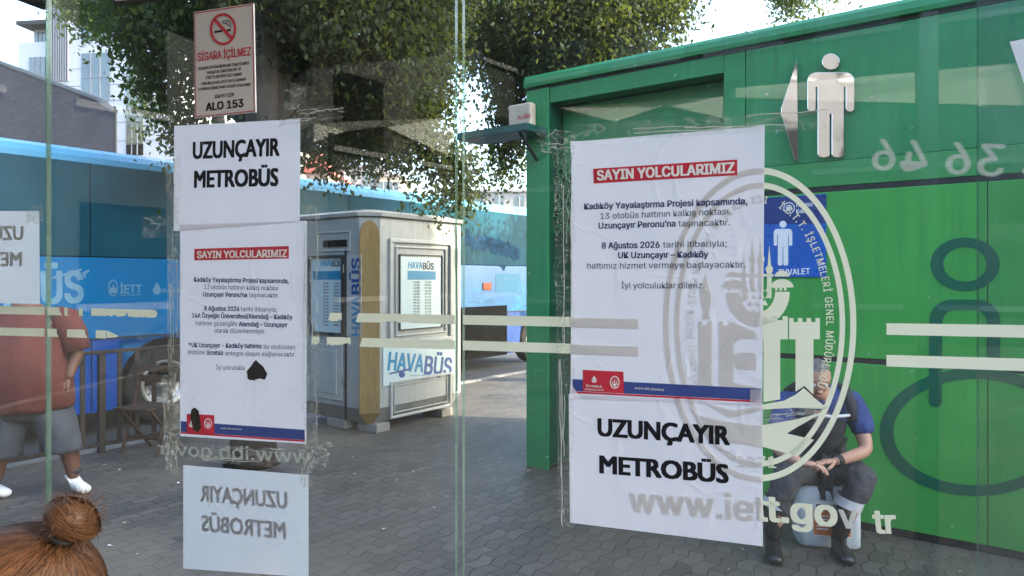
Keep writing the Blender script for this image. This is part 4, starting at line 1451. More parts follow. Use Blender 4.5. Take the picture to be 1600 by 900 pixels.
def hand(mb, wrist, fwd, palm_n, thumb_side, curl=.5, s=1.0, mi=0):
    """palm block grown by skin, four unequal curled fingers and a thumb from the palm's side"""
    f = Vector(fwd).normalized(); n = Vector(palm_n); n = (n - f * n.dot(f)).normalized(); t = Vector(thumb_side); t = (t - f * t.dot(f) - n * t.dot(n)).normalized()
    W_ = Vector(wrist)
    J = {'w': (W_ - f * .01, .024 * s), 'p': (W_ + f * .05 * s, (.036 * s, .018 * s)), 'k': (W_ + f * .085 * s, (.038 * s, .014 * s))}
    mb.add(*skin_mesh(J, [('w', 'p'), ('p', 'k')], 2), mi)
    # widen palm: two side strands
    for sgn in (-.022, -.007, .008, .023):
        J = {'a': (W_ + f * .015 * s + t * sgn * s * .7, .012 * s), 'b': (W_ + f * .08 * s + t * sgn * s, .0105 * s)}
        mb.add(*skin_mesh(J, [('a', 'b')], 2), mi)
    for sgn, ln in ((.027, .072), (.009, .080), (-.009, .074), (-.026, .058)):
        p = W_ + f * .078 * s + t * sgn * s
        J = {'a': (p, .0095 * s)}; E = []
        ang = 0
        d = f
        for i, (k_, q) in enumerate(zip('bcd', (.45, .32, .23))):
            ang += curl * (.5 if i == 0 else .85)
            d = f * math.cos(ang) + n * math.sin(ang)
            p = p + d * ln * q * s * 1.15
            J[k_] = (p, (.0088 - .0009 * i) * s); E.append(('abcd'[i], k_))
        mb.add(*skin_mesh(J, E, 2), mi)
    p0 = W_ + f * .025 * s + t * .024 * s
    d1 = (f * .6 + t * .75 + n * .35).normalized(); d2 = (f * .85 + t * .25 + n * .55).normalized(); d3 = (f * .85 - t * .15 + n * .6).normalized()
    J = {'a': (p0, .0125 * s), 'b': (p0 + d1 * .035 * s, .0105 * s), 'c': (p0 + d1 * .035 * s + d2 * .03 * s, .0095 * s), 'd': (p0 + d1 * .035 * s + d2 * .03 * s + d3 * .022 * s, .0075 * s)}
    mb.add(*skin_mesh(J, [('a', 'b'), ('b', 'c'), ('c', 'd')], 2), mi)


def head(mb, c, rot, s=1.0, mi_skin=0, mi_eye=1, mi_lip=2):
    """a face: skull, jaw, brow, nose, lips, ears, eyes; local -y is the face"""
    c = Vector(c)
    vs, fs = [], []
    n, m = 32, 24
    for i in range(m + 1):
        th = math.pi * i / m
        for k_ in range(n):
            a = 2 * math.pi * k_ / n
            x, y, z = math.sin(th) * math.cos(a), math.sin(th) * math.sin(a), math.cos(th)
            wx, wy = .076, .096
            if z < 0:
                wx *= 1 + .24 * z; wy *= 1 + .10 * z
            p = Vector((x * wx, y * wy, z * .118))
            if y < 0:
                if z < -.3: p.y -= .010 * min(1, (-z - .3) / .5)
                if -.05 < z < .22 and .25 < abs(x) < .62: p.y += .010           # sockets
                if z > .18 and z < .35: p.y -= .004                              # brow
                if abs(x) < .16 and -.28 < z < .12: p.y -= .022 * (1 - abs(x) / .16) * (.12 - z) / .40   # nose
            vs.append(c + rot @ (p * s))
    for i in range(m):
        for k_ in range(n):
            fs.append((i * n + k_, (i + 1) * n + k_, (i + 1) * n + (k_ + 1) % n, i * n + (k_ + 1) % n))
    mb.add(vs, fs, mi_skin)
    for sg in (-1, 1):
        mb.ball(c + rot @ (Vector((sg * .031, -.080, .010)) * s), .0125 * s, 12, 8, None, mi_eye)
        mb.ball(c + rot @ (Vector((sg * .076, .008, -.004)) * s), (.010 * s, .020 * s, .032 * s), 12, 8, rot, mi_skin)
    mb.ball(c + rot @ (Vector((0, -.094, -.060)) * s), (.024 * s, .008 * s, .006 * s), 12, 6, rot, mi_lip)
    mb.ball(c + rot @ (Vector((0, -.106, -.022)) * s), (.015 * s, .012 * s, .010 * s), 12, 8, rot, mi_skin)


def hair_cap(c, rot, s, cut, front):
    """short hair hugging the skull: ellipsoid shell kept above and behind the hair line"""
    mb = MB(); c = Vector(c)
    n, m = 36, 22
    idx = {}
    vs, fs = [], []
    for i in range(m + 1):
        th = math.pi * i / m
        for k_ in range(n):
            a = 2 * math.pi * k_ / n
            x, y, z = math.sin(th) * math.cos(a), math.sin(th) * math.sin(a), math.cos(th)
            j = 1 + .02 * math.sin(9 * a + 5 * th)
            vs.append(c + rot @ (Vector((x * .083 * j, y * .103 * j + .003, z * .125 * j)) * s))
    for i in range(m):
        for k_ in range(n):
            th = math.pi * (i + .5) / m; a = 2 * math.pi * (k_ + .5) / n
            y, z = math.sin(th) * math.sin(a), math.cos(th)
            lim = front if y < 0 else cut
            if z > lim + (-y * .25 if y < 0 else 0):
                fs.append((i * n + k_, (i + 1) * n + k_, (i + 1) * n + (k_ + 1) % n, i * n + (k_ + 1) % n))
    return mb.add(vs, fs)


def shoe(mb, heel, toe_dir, L=.27, wd=.048, h=.075, mi=0):
    d = Vector((toe_dir[0], toe_dir[1], 0)).normalized(); hp = Vector((heel[0], heel[1], 0))
    J = {'a': (hp + d * .02 + Vector((0, 0, h * .62)), (wd * .85, h * .58)), 'b': (hp + d * .10 + Vector((0, 0, h * .56)), (wd * .95, h * .54)),
         'c': (hp + d * (L * .68) + Vector((0, 0, h * .42)), (wd * 1.05, h * .42)), 'd': (hp + d * (L - .02) + Vector((0, 0, h * .34)), (wd * .85, h * .33)),
         'n': (hp + d * .045 + Vector((0, 0, h * 1.15)), wd * .72)}
    vs, fs = skin_mesh(J, [('a', 'b'), ('b', 'c'), ('c', 'd'), ('a', 'n')], 2)
    zmin = min(v[2] for v in vs)
    vs = [(x, y, max(0.004, z if z > .012 else .004)) for x, y, z in vs]
    mb.add(vs, fs, mi)


# ---- man in the rust red shirt, walking, left
MP = Vector((-3.80, 5.60, 0))
pr = Thing('person', 'large man in a rust red T-shirt and grey denim shorts walking past the coach', 'person', WORLD, MP)
def mp(x, y, z): return MP + Vector((x, y, z))
J, E = {}, []
chain(J, E, ['pelvis', 'belly', 'chest', 'neck0', 'neck1'], [mp(0, 0, .86), mp(0, -.05, 1.05), mp(0, 0, 1.27), mp(-.03, 0, 1.46), mp(-.05, -.03, 1.56)], [.2, .25, .2, .085, .06])
chain(J, E, ['shR', 'elR', 'wrR'], [mp(.27, .0, 1.38), mp(.365, .02, 1.10), mp(.335, -.06, .90)], [.085, .052, .033], 'chest')
chain(J, E, ['shL', 'elL', 'wrL'], [mp(-.30, .0, 1.38), mp(-.42, -.04, 1.10), mp(-.36, -.2, .92)], [.085, .052, .033], 'chest')
chain(J, E, ['hipR', 'knR', 'caR', 'anR'], [mp(.13, .02, .78), mp(.25, .0, .47), mp(.29, .03, .33), mp(.315, .06, .09)], [.14, .09, .075, .042], 'pelvis')
chain(J, E, ['hipL', 'knL', 'caL', 'anL'], [mp(-.13, -.02, .78), mp(-.15, -.12, .47), mp(-.17, -.10, .33), mp(-.22, -.08, .09)], [.14, .095, .08, .045], 'pelvis')
mb = MB(); mb.add(*skin_mesh(J, E))
hand(mb, mp(.335, -.06, .90), (-.10, -.2, -1), (-.9, .2, 0), (0, -1, 0), .5, 1.05)
hand(mb, mp(-.36, -.2, .92), (.2, -.3, -1), (.9, 0, 0), (0, -1, 0), .5, 1.05)
hrot = Matrix.Rotation(R(35), 3, 'Z')
head(mb, mp(-.06, -.05, 1.68), hrot, 1.02)
pr.part('body', mb, [M['skin_d'], M['eye'], M['lip']], smooth=True)
pr.part('hair', hair_cap(mp(-.06, -.05, 1.68), hrot, 1.02, -.35, .35), M['hair_dark'], smooth=True)
mb = MB()
mb.loft([(mp(0, -.01, .665), .315, .24), (mp(0, -.015, .70), .325, .25), (mp(0, -.03, .82), .33, .27), (mp(0, -.05, .97), .325, .285), (mp(0, -.05, 1.10), .31, .275), (mp(0, -.03, 1.24), .30, .24), (mp(0, -.01, 1.35), .29, .19), (mp(-.01, 0, 1.42), .22, .145), (mp(-.03, 0, 1.47), .12, .10), (mp(-.035, 0, 1.485), .09, .085)], 48, fold=.03, seed=1)
mb.tube([mp(.20, 0, 1.385), mp(.27, .0, 1.365), mp(.325, .01, 1.25), mp(.36, .015, 1.12)], [.09, .115, .108, .100], 24)
mb.tube([mp(-.22, 0, 1.385), mp(-.29, .0, 1.365), mp(-.36, -.01, 1.25), mp(-.41, -.03, 1.12)], [.09, .115, .108, .100], 24)
mb.wrinkle(.020, 8, 4)
sh = pr.part('shirt', mb, M['shirt_red'], smooth=True)
# dark print across the chest
mm = MB()
rp = random.Random(8)
for (ca, cz, ra, rz_) in ((-112, 1.20, 9, .05), (-118, 1.12, 12, .035), (-104, 1.07, 8, .03), (-124, 1.03, 6, .045)):
    pts = []
    for i in range(14):
        t = 2 * math.pi * i / 14; q_ = rp.uniform(.65, 1.3)
        an = R(ca + ra * q_ * math.cos(t)); zz = cz + rz_ * q_ * math.sin(t)
        pts.append(mp(.345 * math.cos(an), -.04 + .318 * math.sin(an), zz))
    mm.add(pts, [tuple(range(14))])
pr.part('print', mm, M['vest'], parent=sh)
mb = MB()
mb.loft([(mp(0, .0, .60), .27, .20), (mp(0, -.005, .70), .285, .215), (mp(0, -.01, .80), .28, .22), (mp(0, -.02, .88), .27, .21)], 40, fold=.02, seed=4)
mb.loft([(mp(.262, .0, .335), .135, .135), (mp(.258, -.0, .36), .137, .137), (mp(.235, -.0, .46), .142, .145), (mp(.185, .0, .58), .155, .16), (mp(.14, .0, .70), .16, .18), (mp(.13, .0, .76), .15, .18)], 36, fold=.05, seed=2)
mb.loft([(mp(-.165, -.105, .315), .142, .142), (mp(-.16, -.105, .34), .144, .144), (mp(-.15, -.10, .46), .15, .152), (mp(-.14, -.06, .58), .16, .165), (mp(-.13, -.02, .70), .16, .18), (mp(-.13, -.01, .76), .15, .18)], 36, fold=.05, seed=7)
mb.wrinkle(.018, 10, 5)
pr.part('shorts', mb, M['denim'], smooth=True)
for heel, dr_ in ((mp(.27, .08, 0), (.86, -.5)), (mp(-.30, -.05, 0), (.93, -.35))):
    mb = MB(); shoe(mb, heel, dr_, .265, .056, .09); so = pr.part('shoe', mb, M['shoe'], smooth=True)
    d = Vector((dr_[0], dr_[1], 0)).normalized()
    mm = MB(); J = {'a': (Vector(heel) + d * .06 + Vector((0, 0, .12)), .052), 'b': (Vector(heel) + d * .06 + Vector((0, 0, .20)), .056)}
    mm.add(*skin_mesh(J, [('a', 'b')], 1)); pr.part('sock', mm, M['vest'], smooth=True)

# ---- seated man in dark vest on the canister
JC = ground(1290, 846)
can = Thing('plastic_canister', 'pale blue grey plastic canister with an orange label, used as a seat', 'canister', WORLD, (JC.x, JC.y, 0))
cr = Matrix.Rotation(R(-12), 3, 'Z')
def cpt(x, y, z): return JC + cr @ Vector((x, y, z))
def rbox(m, hx, hy, z0, z1, r_, seg=6, top_in=0):
    rings = []
    for z, i in ((z0, .012), (z0 + .015, 0), (z1 - .03, 0), (z1 - .008, .012), (z1, .03)):
        ring = []
        for qx, qy, a0 in ((1, 1, 0), (-1, 1, 90), (-1, -1, 180), (1, -1, 270)):
            for k_ in range(seg + 1):
                a = R(a0 + 90 * k_ / seg)
                ring.append(cpt(qx * (hx - i - r_) + r_ * math.cos(a), qy * (hy - i - r_) + r_ * math.sin(a), z))
        rings.append(ring)
    n = len(rings[0]); vs = [p for q in rings for p in q]; fs = []
    for i in range(len(rings) - 1):
        for k_ in range(n):
            fs.append((i * n + k_, i * n + (k_ + 1) % n, (i + 1) * n + (k_ + 1) % n, (i + 1) * n + k_))
    fs += [tuple(reversed(range(n))), tuple(range((len(rings) - 1) * n, len(rings) * n))]
    m.add(vs, fs)
m = MB(); rbox(m, .185, .135, .003, .385, .045); can.part('tank', m, M['can'], smooth=True)
def cquad(x0, x1, z0, z1, off):
    return [cpt(x0, -.135 - off, z0), cpt(x1, -.135 - off, z0), cpt(x1, -.135 - off, z1), cpt(x0, -.135 - off, z1)]
m = MB(); m.add(cquad(-.10, .12, .08, .30, .001), [(0, 1, 2, 3)]); lb_ = can.part('paper_label', m, M['white_ink'])
m = MB(); m.add(cquad(-.098, .118, .085, .245, .0018), [(0, 1, 2, 3)]); can.part('orange_field', m, M['orange'], parent=lb_)
m = MB()
vs, fs, x0_, x1_ = text2d('maratem', .03)
m.add([cpt(-.085 + (x - x0_) / (x1_ - x0_) * .17, -.137, .258 + y * .05) for x, y in vs], fs)
can.part('lettering', m, M['navy'], parent=lb_)
m = MB()
for i in range(5):
    m.add(cquad(-.08, -.01 + .02 * (i % 2), .20 - i * .02, .208 - i * .02, .0026), [(0, 1, 2, 3)])
can.part('small_print', m, M['white_ink'], parent=lb_)
m = MB(); m.tube([cpt(-.11, .02, .385), cpt(-.11, .02, .41)], .028, 16); can.part('screw_cap', m, M['cap_red'])

wm = Thing('person', 'seated man in blue T-shirt and dark vest leaning forward by the green wall', 'person', WORLD, (1.93, 4.5, 0))
V = Vector
J, E = {}, []
chain(J, E, ['pelvis', 'belly', 'chest', 'neck0', 'neck1'], [V((1.96, 4.66, .50)), V((1.95, 4.63, .68)), V((1.94, 4.52, .87)), V((1.89, 4.39, .985)), V((1.85, 4.34, 1.03))], [.15, .15, .15, .07, .055])
chain(J, E, ['shR', 'elR', 'wrR'], [V((2.15, 4.46, .91)), V((2.165, 4.33, .64)), V((1.90, 4.19, .61))], [.062, .044, .029], 'chest')
chain(J, E, ['shL', 'elL', 'wrL'], [V((1.71, 4.44, .92)), V((1.60, 4.30, .66)), V((1.68, 4.13, .62))], [.062, .044, .029], 'chest')
chain(J, E, ['hipR', 'knR', 'anR'], [V((2.05, 4.62, .47)), V((2.13, 4.28, .50)), V((2.005, 4.36, .12))], [.09, .062, .045], 'pelvis')
chain(J, E, ['hipL', 'knL', 'anL'], [V((1.86, 4.60, .47)), V((1.66, 4.28, .51)), V((1.60, 4.36, .12))], [.09, .062, .045], 'pelvis')
mb = MB(); mb.add(*skin_mesh(J, E))
hand(mb, V((1.90, 4.19, .61)), (-1, -.22, .05), (-.1, -.2, -1), (0, -.8, .4), .55, 1.0)
hand(mb, V((1.68, 4.13, .62)), (.8, -.5, .0), (.0, -.1, -1), (0, .8, .4), .6, 1.0)
hr = Matrix.Rotation(R(-8), 3, 'Z') @ Matrix.Rotation(R(30), 3, 'X')
HC = V((1.825, 4.26, 1.095))
head(mb, HC, hr, 1.0)
wm.part('body', mb, [M['skin_l'], M['eye'], M['lip']], smooth=True)
wm.part('hair', hair_cap(HC, hr, .985, -.15, .62), M['hair_grey'], smooth=True)
J, E = {}, []
chain(J, E, ['a', 'b', 'c', 'n'], [V((1.955, 4.64, .57)), V((1.95, 4.61, .70)), V((1.94, 4.51, .875)), V((1.895, 4.425, .985))], [.165, .165, .168, .085])
chain(J, E, ['s', 'e'], [V((2.14, 4.46, .905)), V((2.175, 4.36, .715))], [.09, .072], 'c')
chain(J, E, ['s2', 'e2'], [V((1.715, 4.44, .915)), V((1.625, 4.335, .735))], [.09, .072], 'c')
mb = MB(); mb.add(*skin_mesh(J, E, 4)).wrinkle(.010, 16, 1); wm.part('shirt', mb, M['shirt_blue'], smooth=True)
J, E = {}, []
chain(J, E, ['a', 'b', 'c', 'd'], [V((1.945, 4.61, .56)), V((1.94, 4.57, .68)), V((1.93, 4.475, .81)), V((1.925, 4.45, .875))], [.19, .185, .178, .155])
mb = MB(); mb.add(*skin_mesh(J, E, 4)).wrinkle(.008, 15, 2); ve = wm.part('vest', mb, M['vest'], smooth=True)
# shoulder straps of the vest and its pale bands
mm = MB()
for sx in (1.80, 2.06):
    mm.tube([V((sx, 4.30, .83)), V((sx, 4.31, .93)), V((sx, 4.38, 1.005)), V((sx, 4.50, 1.01)), V((sx, 4.64, .95))], [.03, .03, .03, .03, .03], 10)
wm.part('strap', mm, M['vest'], parent=ve, smooth=True)
mm = MB()
mm.tube([V((1.755, 4.36, .865)), V((1.80, 4.292, .865)), V((1.93, 4.262, .862)), V((2.05, 4.295, .865)), V((2.10, 4.36, .865))], .010, 8)
wm.part('reflective_tape', mm, M['reflective'], parent=ve, smooth=True)
J, E = {}, []
chain(J, E, ['p', 'h', 'k', 's'], [V((1.96, 4.64, .50)), V((2.05, 4.58, .485)), V((2.135, 4.285, .505)), V((2.05, 4.33, .30))], [.17, .115, .092, .078])
chain(J, E, ['h2', 'k2', 's2'], [V((1.86, 4.56, .485)), V((1.66, 4.285, .515)), V((1.615, 4.34, .24))], [.115, .092, .078], 'p')
mb = MB(); mb.add(*skin_mesh(J, E, 4)).wrinkle(.012, 17, 3); trz = wm.part('trousers', mb, M['trouser'], smooth=True)
for a, b in ((V((2.062, 4.325, .36)), V((2.045, 4.332, .305))), (V((1.628, 4.33, .36)), V((1.622, 4.335, .305)))):
    mm = MB(); mm.tube([a, b], .084, 20, caps=False); wm.part('reflective_band', mm, M['reflective'], parent=trz, smooth=True)
for an, kn, dr_ in ((V((2.005, 4.37, 0)), V((2.04, 4.335, .31)), (-.12, -1)), (V((1.60, 4.37, 0)), V((1.617, 4.34, .31)), (-.25, -1))):
    mb = MB(); d = V((dr_[0], dr_[1], 0)).normalized()
    shoe(mb, an - d * .05, dr_, .29, .053, .085)
    mb.add(*skin_mesh({'a': (an + V((0, 0, .08)), .055), 'b': (an * .6 + V((kn.x, kn.y, 0)) * .4 + V((0, 0, .17)), .058), 'c': (kn, .070)}, [('a', 'b'), ('b', 'c')]))
    wm.part('boot', mb, M['boot'], smooth=True)
wt = MB(); wt.tube([V((1.945, 4.213, .613)), V((1.918, 4.199, .611))], .036, 18)
wm.part('watch', wt, M['black'], smooth=True)

# ---- child seen from behind, hair tied in a bun, this side of the glass
HC = V((-.600, .86, 1.300))
gp_ = Thing('person', 'person with auburn hair in a bun, seen from behind at the bottom left', 'person', WORLD, (HC.x, HC.y - .02, 0))
hx, hy = HC.x, HC.y
J, E = {}, []
chain(J, E, ['pelvis', 'belly', 'chest', 'neck0', 'neck1'], [V((hx, hy - .05, .74)), V((hx, hy - .05, .88)), V((hx, hy - .05, 1.04)), V((hx, hy - .04, 1.16)), V((hx, hy - .02, 1.23))], [.11, .10, .105, .05, .042])
chain(J, E, ['sA', 'eA', 'wA'], [V((hx + .14, hy - .05, 1.09)), V((hx + .19, hy - .06, .87)), V((hx + .18, hy + .02, .68))], [.045, .032, .022], 'chest')
chain(J, E, ['sB', 'eB', 'wB'], [V((hx - .14, hy - .05, 1.09)), V((hx - .19, hy - .06, .87)), V((hx - .18, hy + .02, .68))], [.045, .032, .022], 'chest')
chain(J, E, ['hA', 'kA', 'aA'], [V((hx + .07, hy - .05, .68)), V((hx + .075, hy - .04, .38)), V((hx + .075, hy - .06, .07))], [.07, .047, .033], 'pelvis')
chain(J, E, ['hB', 'kB', 'aB'], [V((hx - .07, hy - .05, .68)), V((hx - .075, hy - .04, .38)), V((hx - .075, hy - .06, .07))], [.07, .047, .033], 'pelvis')
mb = MB(); mb.add(*skin_mesh(J, E, 1))
hand(mb, V((hx + .18, hy + .02, .68)), (0, .2, -1), (-1, 0, 0), (0, 1, 0), .4, .78); hand(mb, V((hx - .18, hy + .02, .68)), (0, .2, -1), (1, 0, 0), (0, 1, 0), .4, .78)
rh = Matrix.Rotation(R(200), 3, 'Z')
head(mb, HC - V((0, 0, .012)), rh, .86)
gp_.part('body', mb, [M['skin_l'], M['eye'], M['lip']], smooth=True)
mb = MB(); J, E = {}, []
chain(J, E, ['a', 'b', 'c', 'n'], [V((hx, hy - .05, .68)), V((hx, hy - .05, .88)), V((hx, hy - .05, 1.05)), V((hx, hy - .045, 1.15))], [.135, .12, .125, .06])
chain(J, E, ['s', 'e'], [V((hx + .14, hy - .05, 1.085)), V((hx + .175, hy - .06, .95))], [.06, .052], 'c'); chain(J, E, ['s2', 'e2'], [V((hx - .14, hy - .05, 1.085)), V((hx - .175, hy - .06, .95))], [.06, .052], 'c')
mb.add(*skin_mesh(J, E, 1)); gp_.part('shirt', mb, M['tee'], smooth=True)
mb = MB(); J, E = {}, []
chain(J, E, ['p', 'h', 'k'], [V((hx, hy - .05, .72)), V((hx + .07, hy - .05, .62)), V((hx + .076, hy - .05, .12))], [.125, .09, .058]); chain(J, E, ['h2', 'k2'], [V((hx - .07, hy - .05, .62)), V((hx - .076, hy - .05, .12))], [.09, .058], 'p')
mb.add(*skin_mesh(J, E, 1)); gp_.part('trousers', mb, M['denim'], smooth=True)
for sx in (-.075, .075):
    mb = MB(); shoe(mb, (hx + sx, hy - .11, 0), (0, 1), .21, .038, .06); gp_.part('shoe', mb, M['shoe'], smooth=True)
# hair: a base shell and many strands drawn to the bun
rx_, ry_, rz_ = .090, .098, .092
rsd = random.Random(5)
bun = pix(114, 811, .86)
bd = (bun - HC); bl = bd.length; bdn = bd.normalized()
be = V((bdn.x / rx_, bdn.y / ry_, bdn.z / rz_)); 
base_m = MB(); base_m.ball(HC, (rx_ * .965, ry_ * .965, rz_ * .965), 32, 20)
hb = gp_.part('hair', base_m, M['hair_base'], smooth=True)
st = MB()
root_dir = bdn
def on_head(d, lift=0):
    return HC + V((d.x * (rx_ + lift), d.y * (ry_ + lift), d.z * (rz_ + lift)))
for i in range(14000):
    d = V((rsd.gauss(0, 1), rsd.gauss(0, 1), rsd.gauss(0, 1))).normalized()
    if d.z < -.75 or d.dot(root_dir) > (.15 if i % 6 else .75):
        continue
    lift = rsd.uniform(-.002, .0035)
    pts = []
    ns = 14
    end = (root_dir + V((rsd.gauss(0, .05), rsd.gauss(0, .05), rsd.gauss(0, .05)))).normalized()
    ang = d.angle(end)
    if ang < .05: continue
    for k_ in range(ns + 1):
        t_ = k_ / ns
        q = (d * math.sin((1 - t_) * ang) + end * math.sin(t_ * ang)) / math.sin(ang)
        pts.append(on_head(q, lift + .0025 * math.sin(math.pi * t_) + rsd.gauss(0, .0004)))
    wdt = rsd.uniform(.0004, .0008)
    side = (pts[-1] - pts[0]).cross(pts[ns // 2] - HC).normalized() * wdt
    vs = []
    for k_, p in enumerate(pts):
        f_ = 1 if k_ < ns else .5
        vs += [p - side * f_, p + side * f_]
    st.add(vs, [(2 * k_, 2 * k_ + 1, 2 * k_ + 3, 2 * k_ + 2) for k_ in range(ns)])
# bun: strands wound round a knot
bc = bun
u1 = bdn.cross(V((0, 1, 0))).normalized(); u2 = bdn.cross(u1).normalized()
for i in range(4500):
    ph = rsd.uniform(0, 2 * math.pi); tilt = math.asin(rsd.uniform(-.995, .998)); rr = .0225 * rsd.uniform(.96, 1.10) * (1 + .10 * math.sin(tilt * 5 + ph))
    ln_ = rsd.uniform(1.6, 3.4); ns = 16
    vs = []
    for k_ in range(ns + 1):
        a = ph + ln_ * k_ / ns
        la = tilt + (.16 if i % 4 else .6) * math.sin(a * 1.3 + tilt * 3)
        p = bc + (u1 * math.cos(a) * 1.12 + u2 * math.sin(a)) * rr * math.cos(la) * 1.15 + bdn * rr * math.sin(la) * .8
        n_ = (p - bc).normalized()
        sdv = bdn.cross(n_).cross(n_)
        sdv = (sdv.normalized() if sdv.length > 1e-4 else u1) * rsd.uniform(.0003, .0006)
        vs += [p - sdv, p + sdv]
    st.add(vs, [(2 * k_, 2 * k_ + 1, 2 * k_ + 3, 2 * k_ + 2) for k_ in range(ns)])
# flyaway hairs
for i in range(700):
    if rsd.random() < .5:
        d = V((rsd.gauss(0, 1), rsd.gauss(0, 1), abs(rsd.gauss(0, 1)))).normalized(); p0 = on_head(d, .001); n_ = (p0 - HC).normalized(); s_len = .015
    else:
        d = V((rsd.gauss(0, 1), rsd.gauss(0, 1), rsd.gauss(0, 1))).normalized(); p0 = bc + d * .026; n_ = d; s_len = .018
    tn = n_.cross(V((rsd.gauss(0, 1), rsd.gauss(0, 1), rsd.gauss(0, 1)))).normalized()
    vs = []
    s2 = n_.cross(tn).normalized() * .0003
    for k_ in range(6):
        t_ = k_ / 5
        p = p0 + tn * s_len * t_ * 1.6 + n_ * s_len * (.5 * math.sin(math.pi * t_ * .7))
        vs += [p - s2 * (1.1 - t_), p + s2 * (1.1 - t_)]
    st.add(vs, [(2 * k_, 2 * k_ + 1, 2 * k_ + 3, 2 * k_ + 2) for k_ in range(5)])
gp_.part('strands', st, M['hair'], parent=hb)
bm_ = MB(); bm_.ball(bc, .0195, 20, 14); gp_.part('bun_knot', bm_, M['hair_base'], parent=hb, smooth=True)
tie = MB(); tie.tube([HC + bdn * (bl - .024) + (u1 * math.cos(2 * math.pi * i / 20) + u2 * math.sin(2 * math.pi * i / 20)) * .0135 for i in range(21)], .0045, 8); gp_.part('hair_tie', tie, M['black'], parent=hb, smooth=True)
# ------------------------------------------------------------------ glass screen of the shelter
GS = Surf(GLASS, 'y', 0)
def U(px): return GS.un(px, 433)[0]
def pane(u0, u1, label, mat=None, y0=0.0, th=.008):
    t = Thing('glass_screen', label, 'glass screen', GLASS, ((u0 + u1) / 2, 0, .1))
    m = MB()
    m.box(u0, u1, y0, y0 + th, .12, 2.52)
    # faces: 2 and 3 are the large ones, the rest are edges
    m.mi = [1, 1, 0, 0, 1, 1]
    t.part('pane', m, [mat or M['glass'], M['edge']])
    return t
p_left = pane(U(-520), U(71.2), 'glass panel left of the narrow green edge line, a mirrored sheet taped to it')
p_mid = pane(U(73), U(711), 'middle glass panel carrying the no smoking sign and the narrow notices')
p_right = pane(U(722.5), U(1900), 'right glass panel with the big oval emblem and the wide notice')
p_back = pane(U(1553), U(2200), 'second tinted glass panel lapping behind the right end of the emblem panel', M['glass2'], .05, .008)
# steel shoe and head rail holding the panes, and a post at each end, outside the picture
rl = Thing('steel_frame', 'brushed steel frame clamping the bottom and top of the glass screen', 'frame', GLASS, (0, 0, 0))
rl.part('rail', MB().box(U(-560), U(2240), -.03, .09, .02, .119), M['steel'], bevel=.004)
rl.part('rail', MB().box(U(-560), U(2240), -.03, .09, 2.521, 2.6), M['steel'], bevel=.004)
for a in (U(-560) - .06, U(2240)):
    rl.part('post', MB().box(a, a + .06, -.03, .09, 0, 2.62), M['steel'], bevel=.006)
for a in np.linspace(U(-500), U(2200), 6):
    rl.part('foot', MB().box(a - .03, a + .03, .0, .06, 0, .019), M['steel'])
srf = Thing('shelter_roof', 'flat dark metal shelter roof added out of view to dim the near glass face', 'roof', GLASS, (0, -1, 2.7))  # unseen roof added to cut light on the near side of the glass
srf.part('sheet', MB().box(U(-560), U(2240), -2.1, .25, 2.70, 2.76), M['steel'])
for a in (U(-500), U(800), U(2200)):
    srf.part('beam', MB().box(a - .03, a + .03, -2.1, .2, 2.622, 2.699), M['dark_metal'])
for a in (U(-560) - .06, U(2240)):
    srf.part('post', MB().box(a, a + .06, -2.05, -1.98, 0, 2.62), M['steel'])
# clamp at the top left
c0, cz = GS.un(48, 2)
clp = Thing('glass_clamp', 'small dark round clamp at the very top left on the glass', 'clamp', GLASS, (c0, 0, cz + .01))
m = MB(); m.tube([(c0 - .004, -.022, cz + .010), (c0 - .004, .028, cz + .010)], .014, 20); clp.part('disc', m, M['dark_metal'], bevel=.002)
m = MB(); m.tube([(c0 - .004, -.026, cz + .010), (c0 - .004, -.0221, cz + .010)], .007, 6); clp.part('bolt', m, M['steel'])

def lerp(pts, x):
    for (xa, ya), (xb, yb) in zip(pts[:-1], pts[1:]):
        if x <= xb or (xb, yb) == pts[-1]:
            return ya + (yb - ya) * (x - xa) / (xb - xa)
UP = [(-400, 476), (0, 484), (245, 490.5), (570, 496.5), (890, 503), (1385, 514), (1900, 523)]
LO = [(-400, 508), (0, 517.5), (245, 525), (570, 535), (890, 544.5), (1385, 563.5), (1900, 579)]
HT = [(-400, 5.6), (0, 6.2), (245, 6.3), (570, 7), (890, 7.8), (1385, 9), (1900, 11)]
rt = random.Random(4)
def strip(own, x0, x1, C, torn='', off=.0004, depth=.55, mat='vinyl', name='stripe'):
    m = MB()
    """a vinyl line; torn: which edges are ragged: t b l r"""
    n = max(6, int((x1 - x0) / 4)) if torn else 2
    xs = [x0 + (x1 - x0) * i / n for i in range(n + 1)]
    top = [(x, lerp(C, x) - lerp(HT, x) + (abs(rt.gauss(0, depth)) * lerp(HT, x) if 't' in torn else 0)) for x in xs]
    bot = [(x, lerp(C, x) + lerp(HT, x) - (min(1.7, abs(rt.gauss(0, depth))) * lerp(HT, x) if 'b' in torn else 0)) for x in xs]
    if 'l' in torn: top[0] = (top[0][0] + 5, top[0][1])
    if 'r' in torn: top[-1] = (top[-1][0] - 6, top[-1][1])
    for i in range(n):
        m.poly(GS, [top[i], top[i + 1], bot[i + 1], bot[i]], off)
    own.part(name, m, M[mat])
strip(p_left, -500, 70, UP); strip(p_left, -500, 70, LO)
strip(p_mid, 74.5, 97, UP, 'r'); strip(p_mid, 101, 107, UP, 'r'); strip(p_mid, 123, 131, UP, 'lr'); strip(p_mid, 143, 176, UP, 'b', depth=.2); strip(p_mid, 176, 200, UP, 'b'); strip(p_mid, 200, 240, UP, 'b', depth=.12)
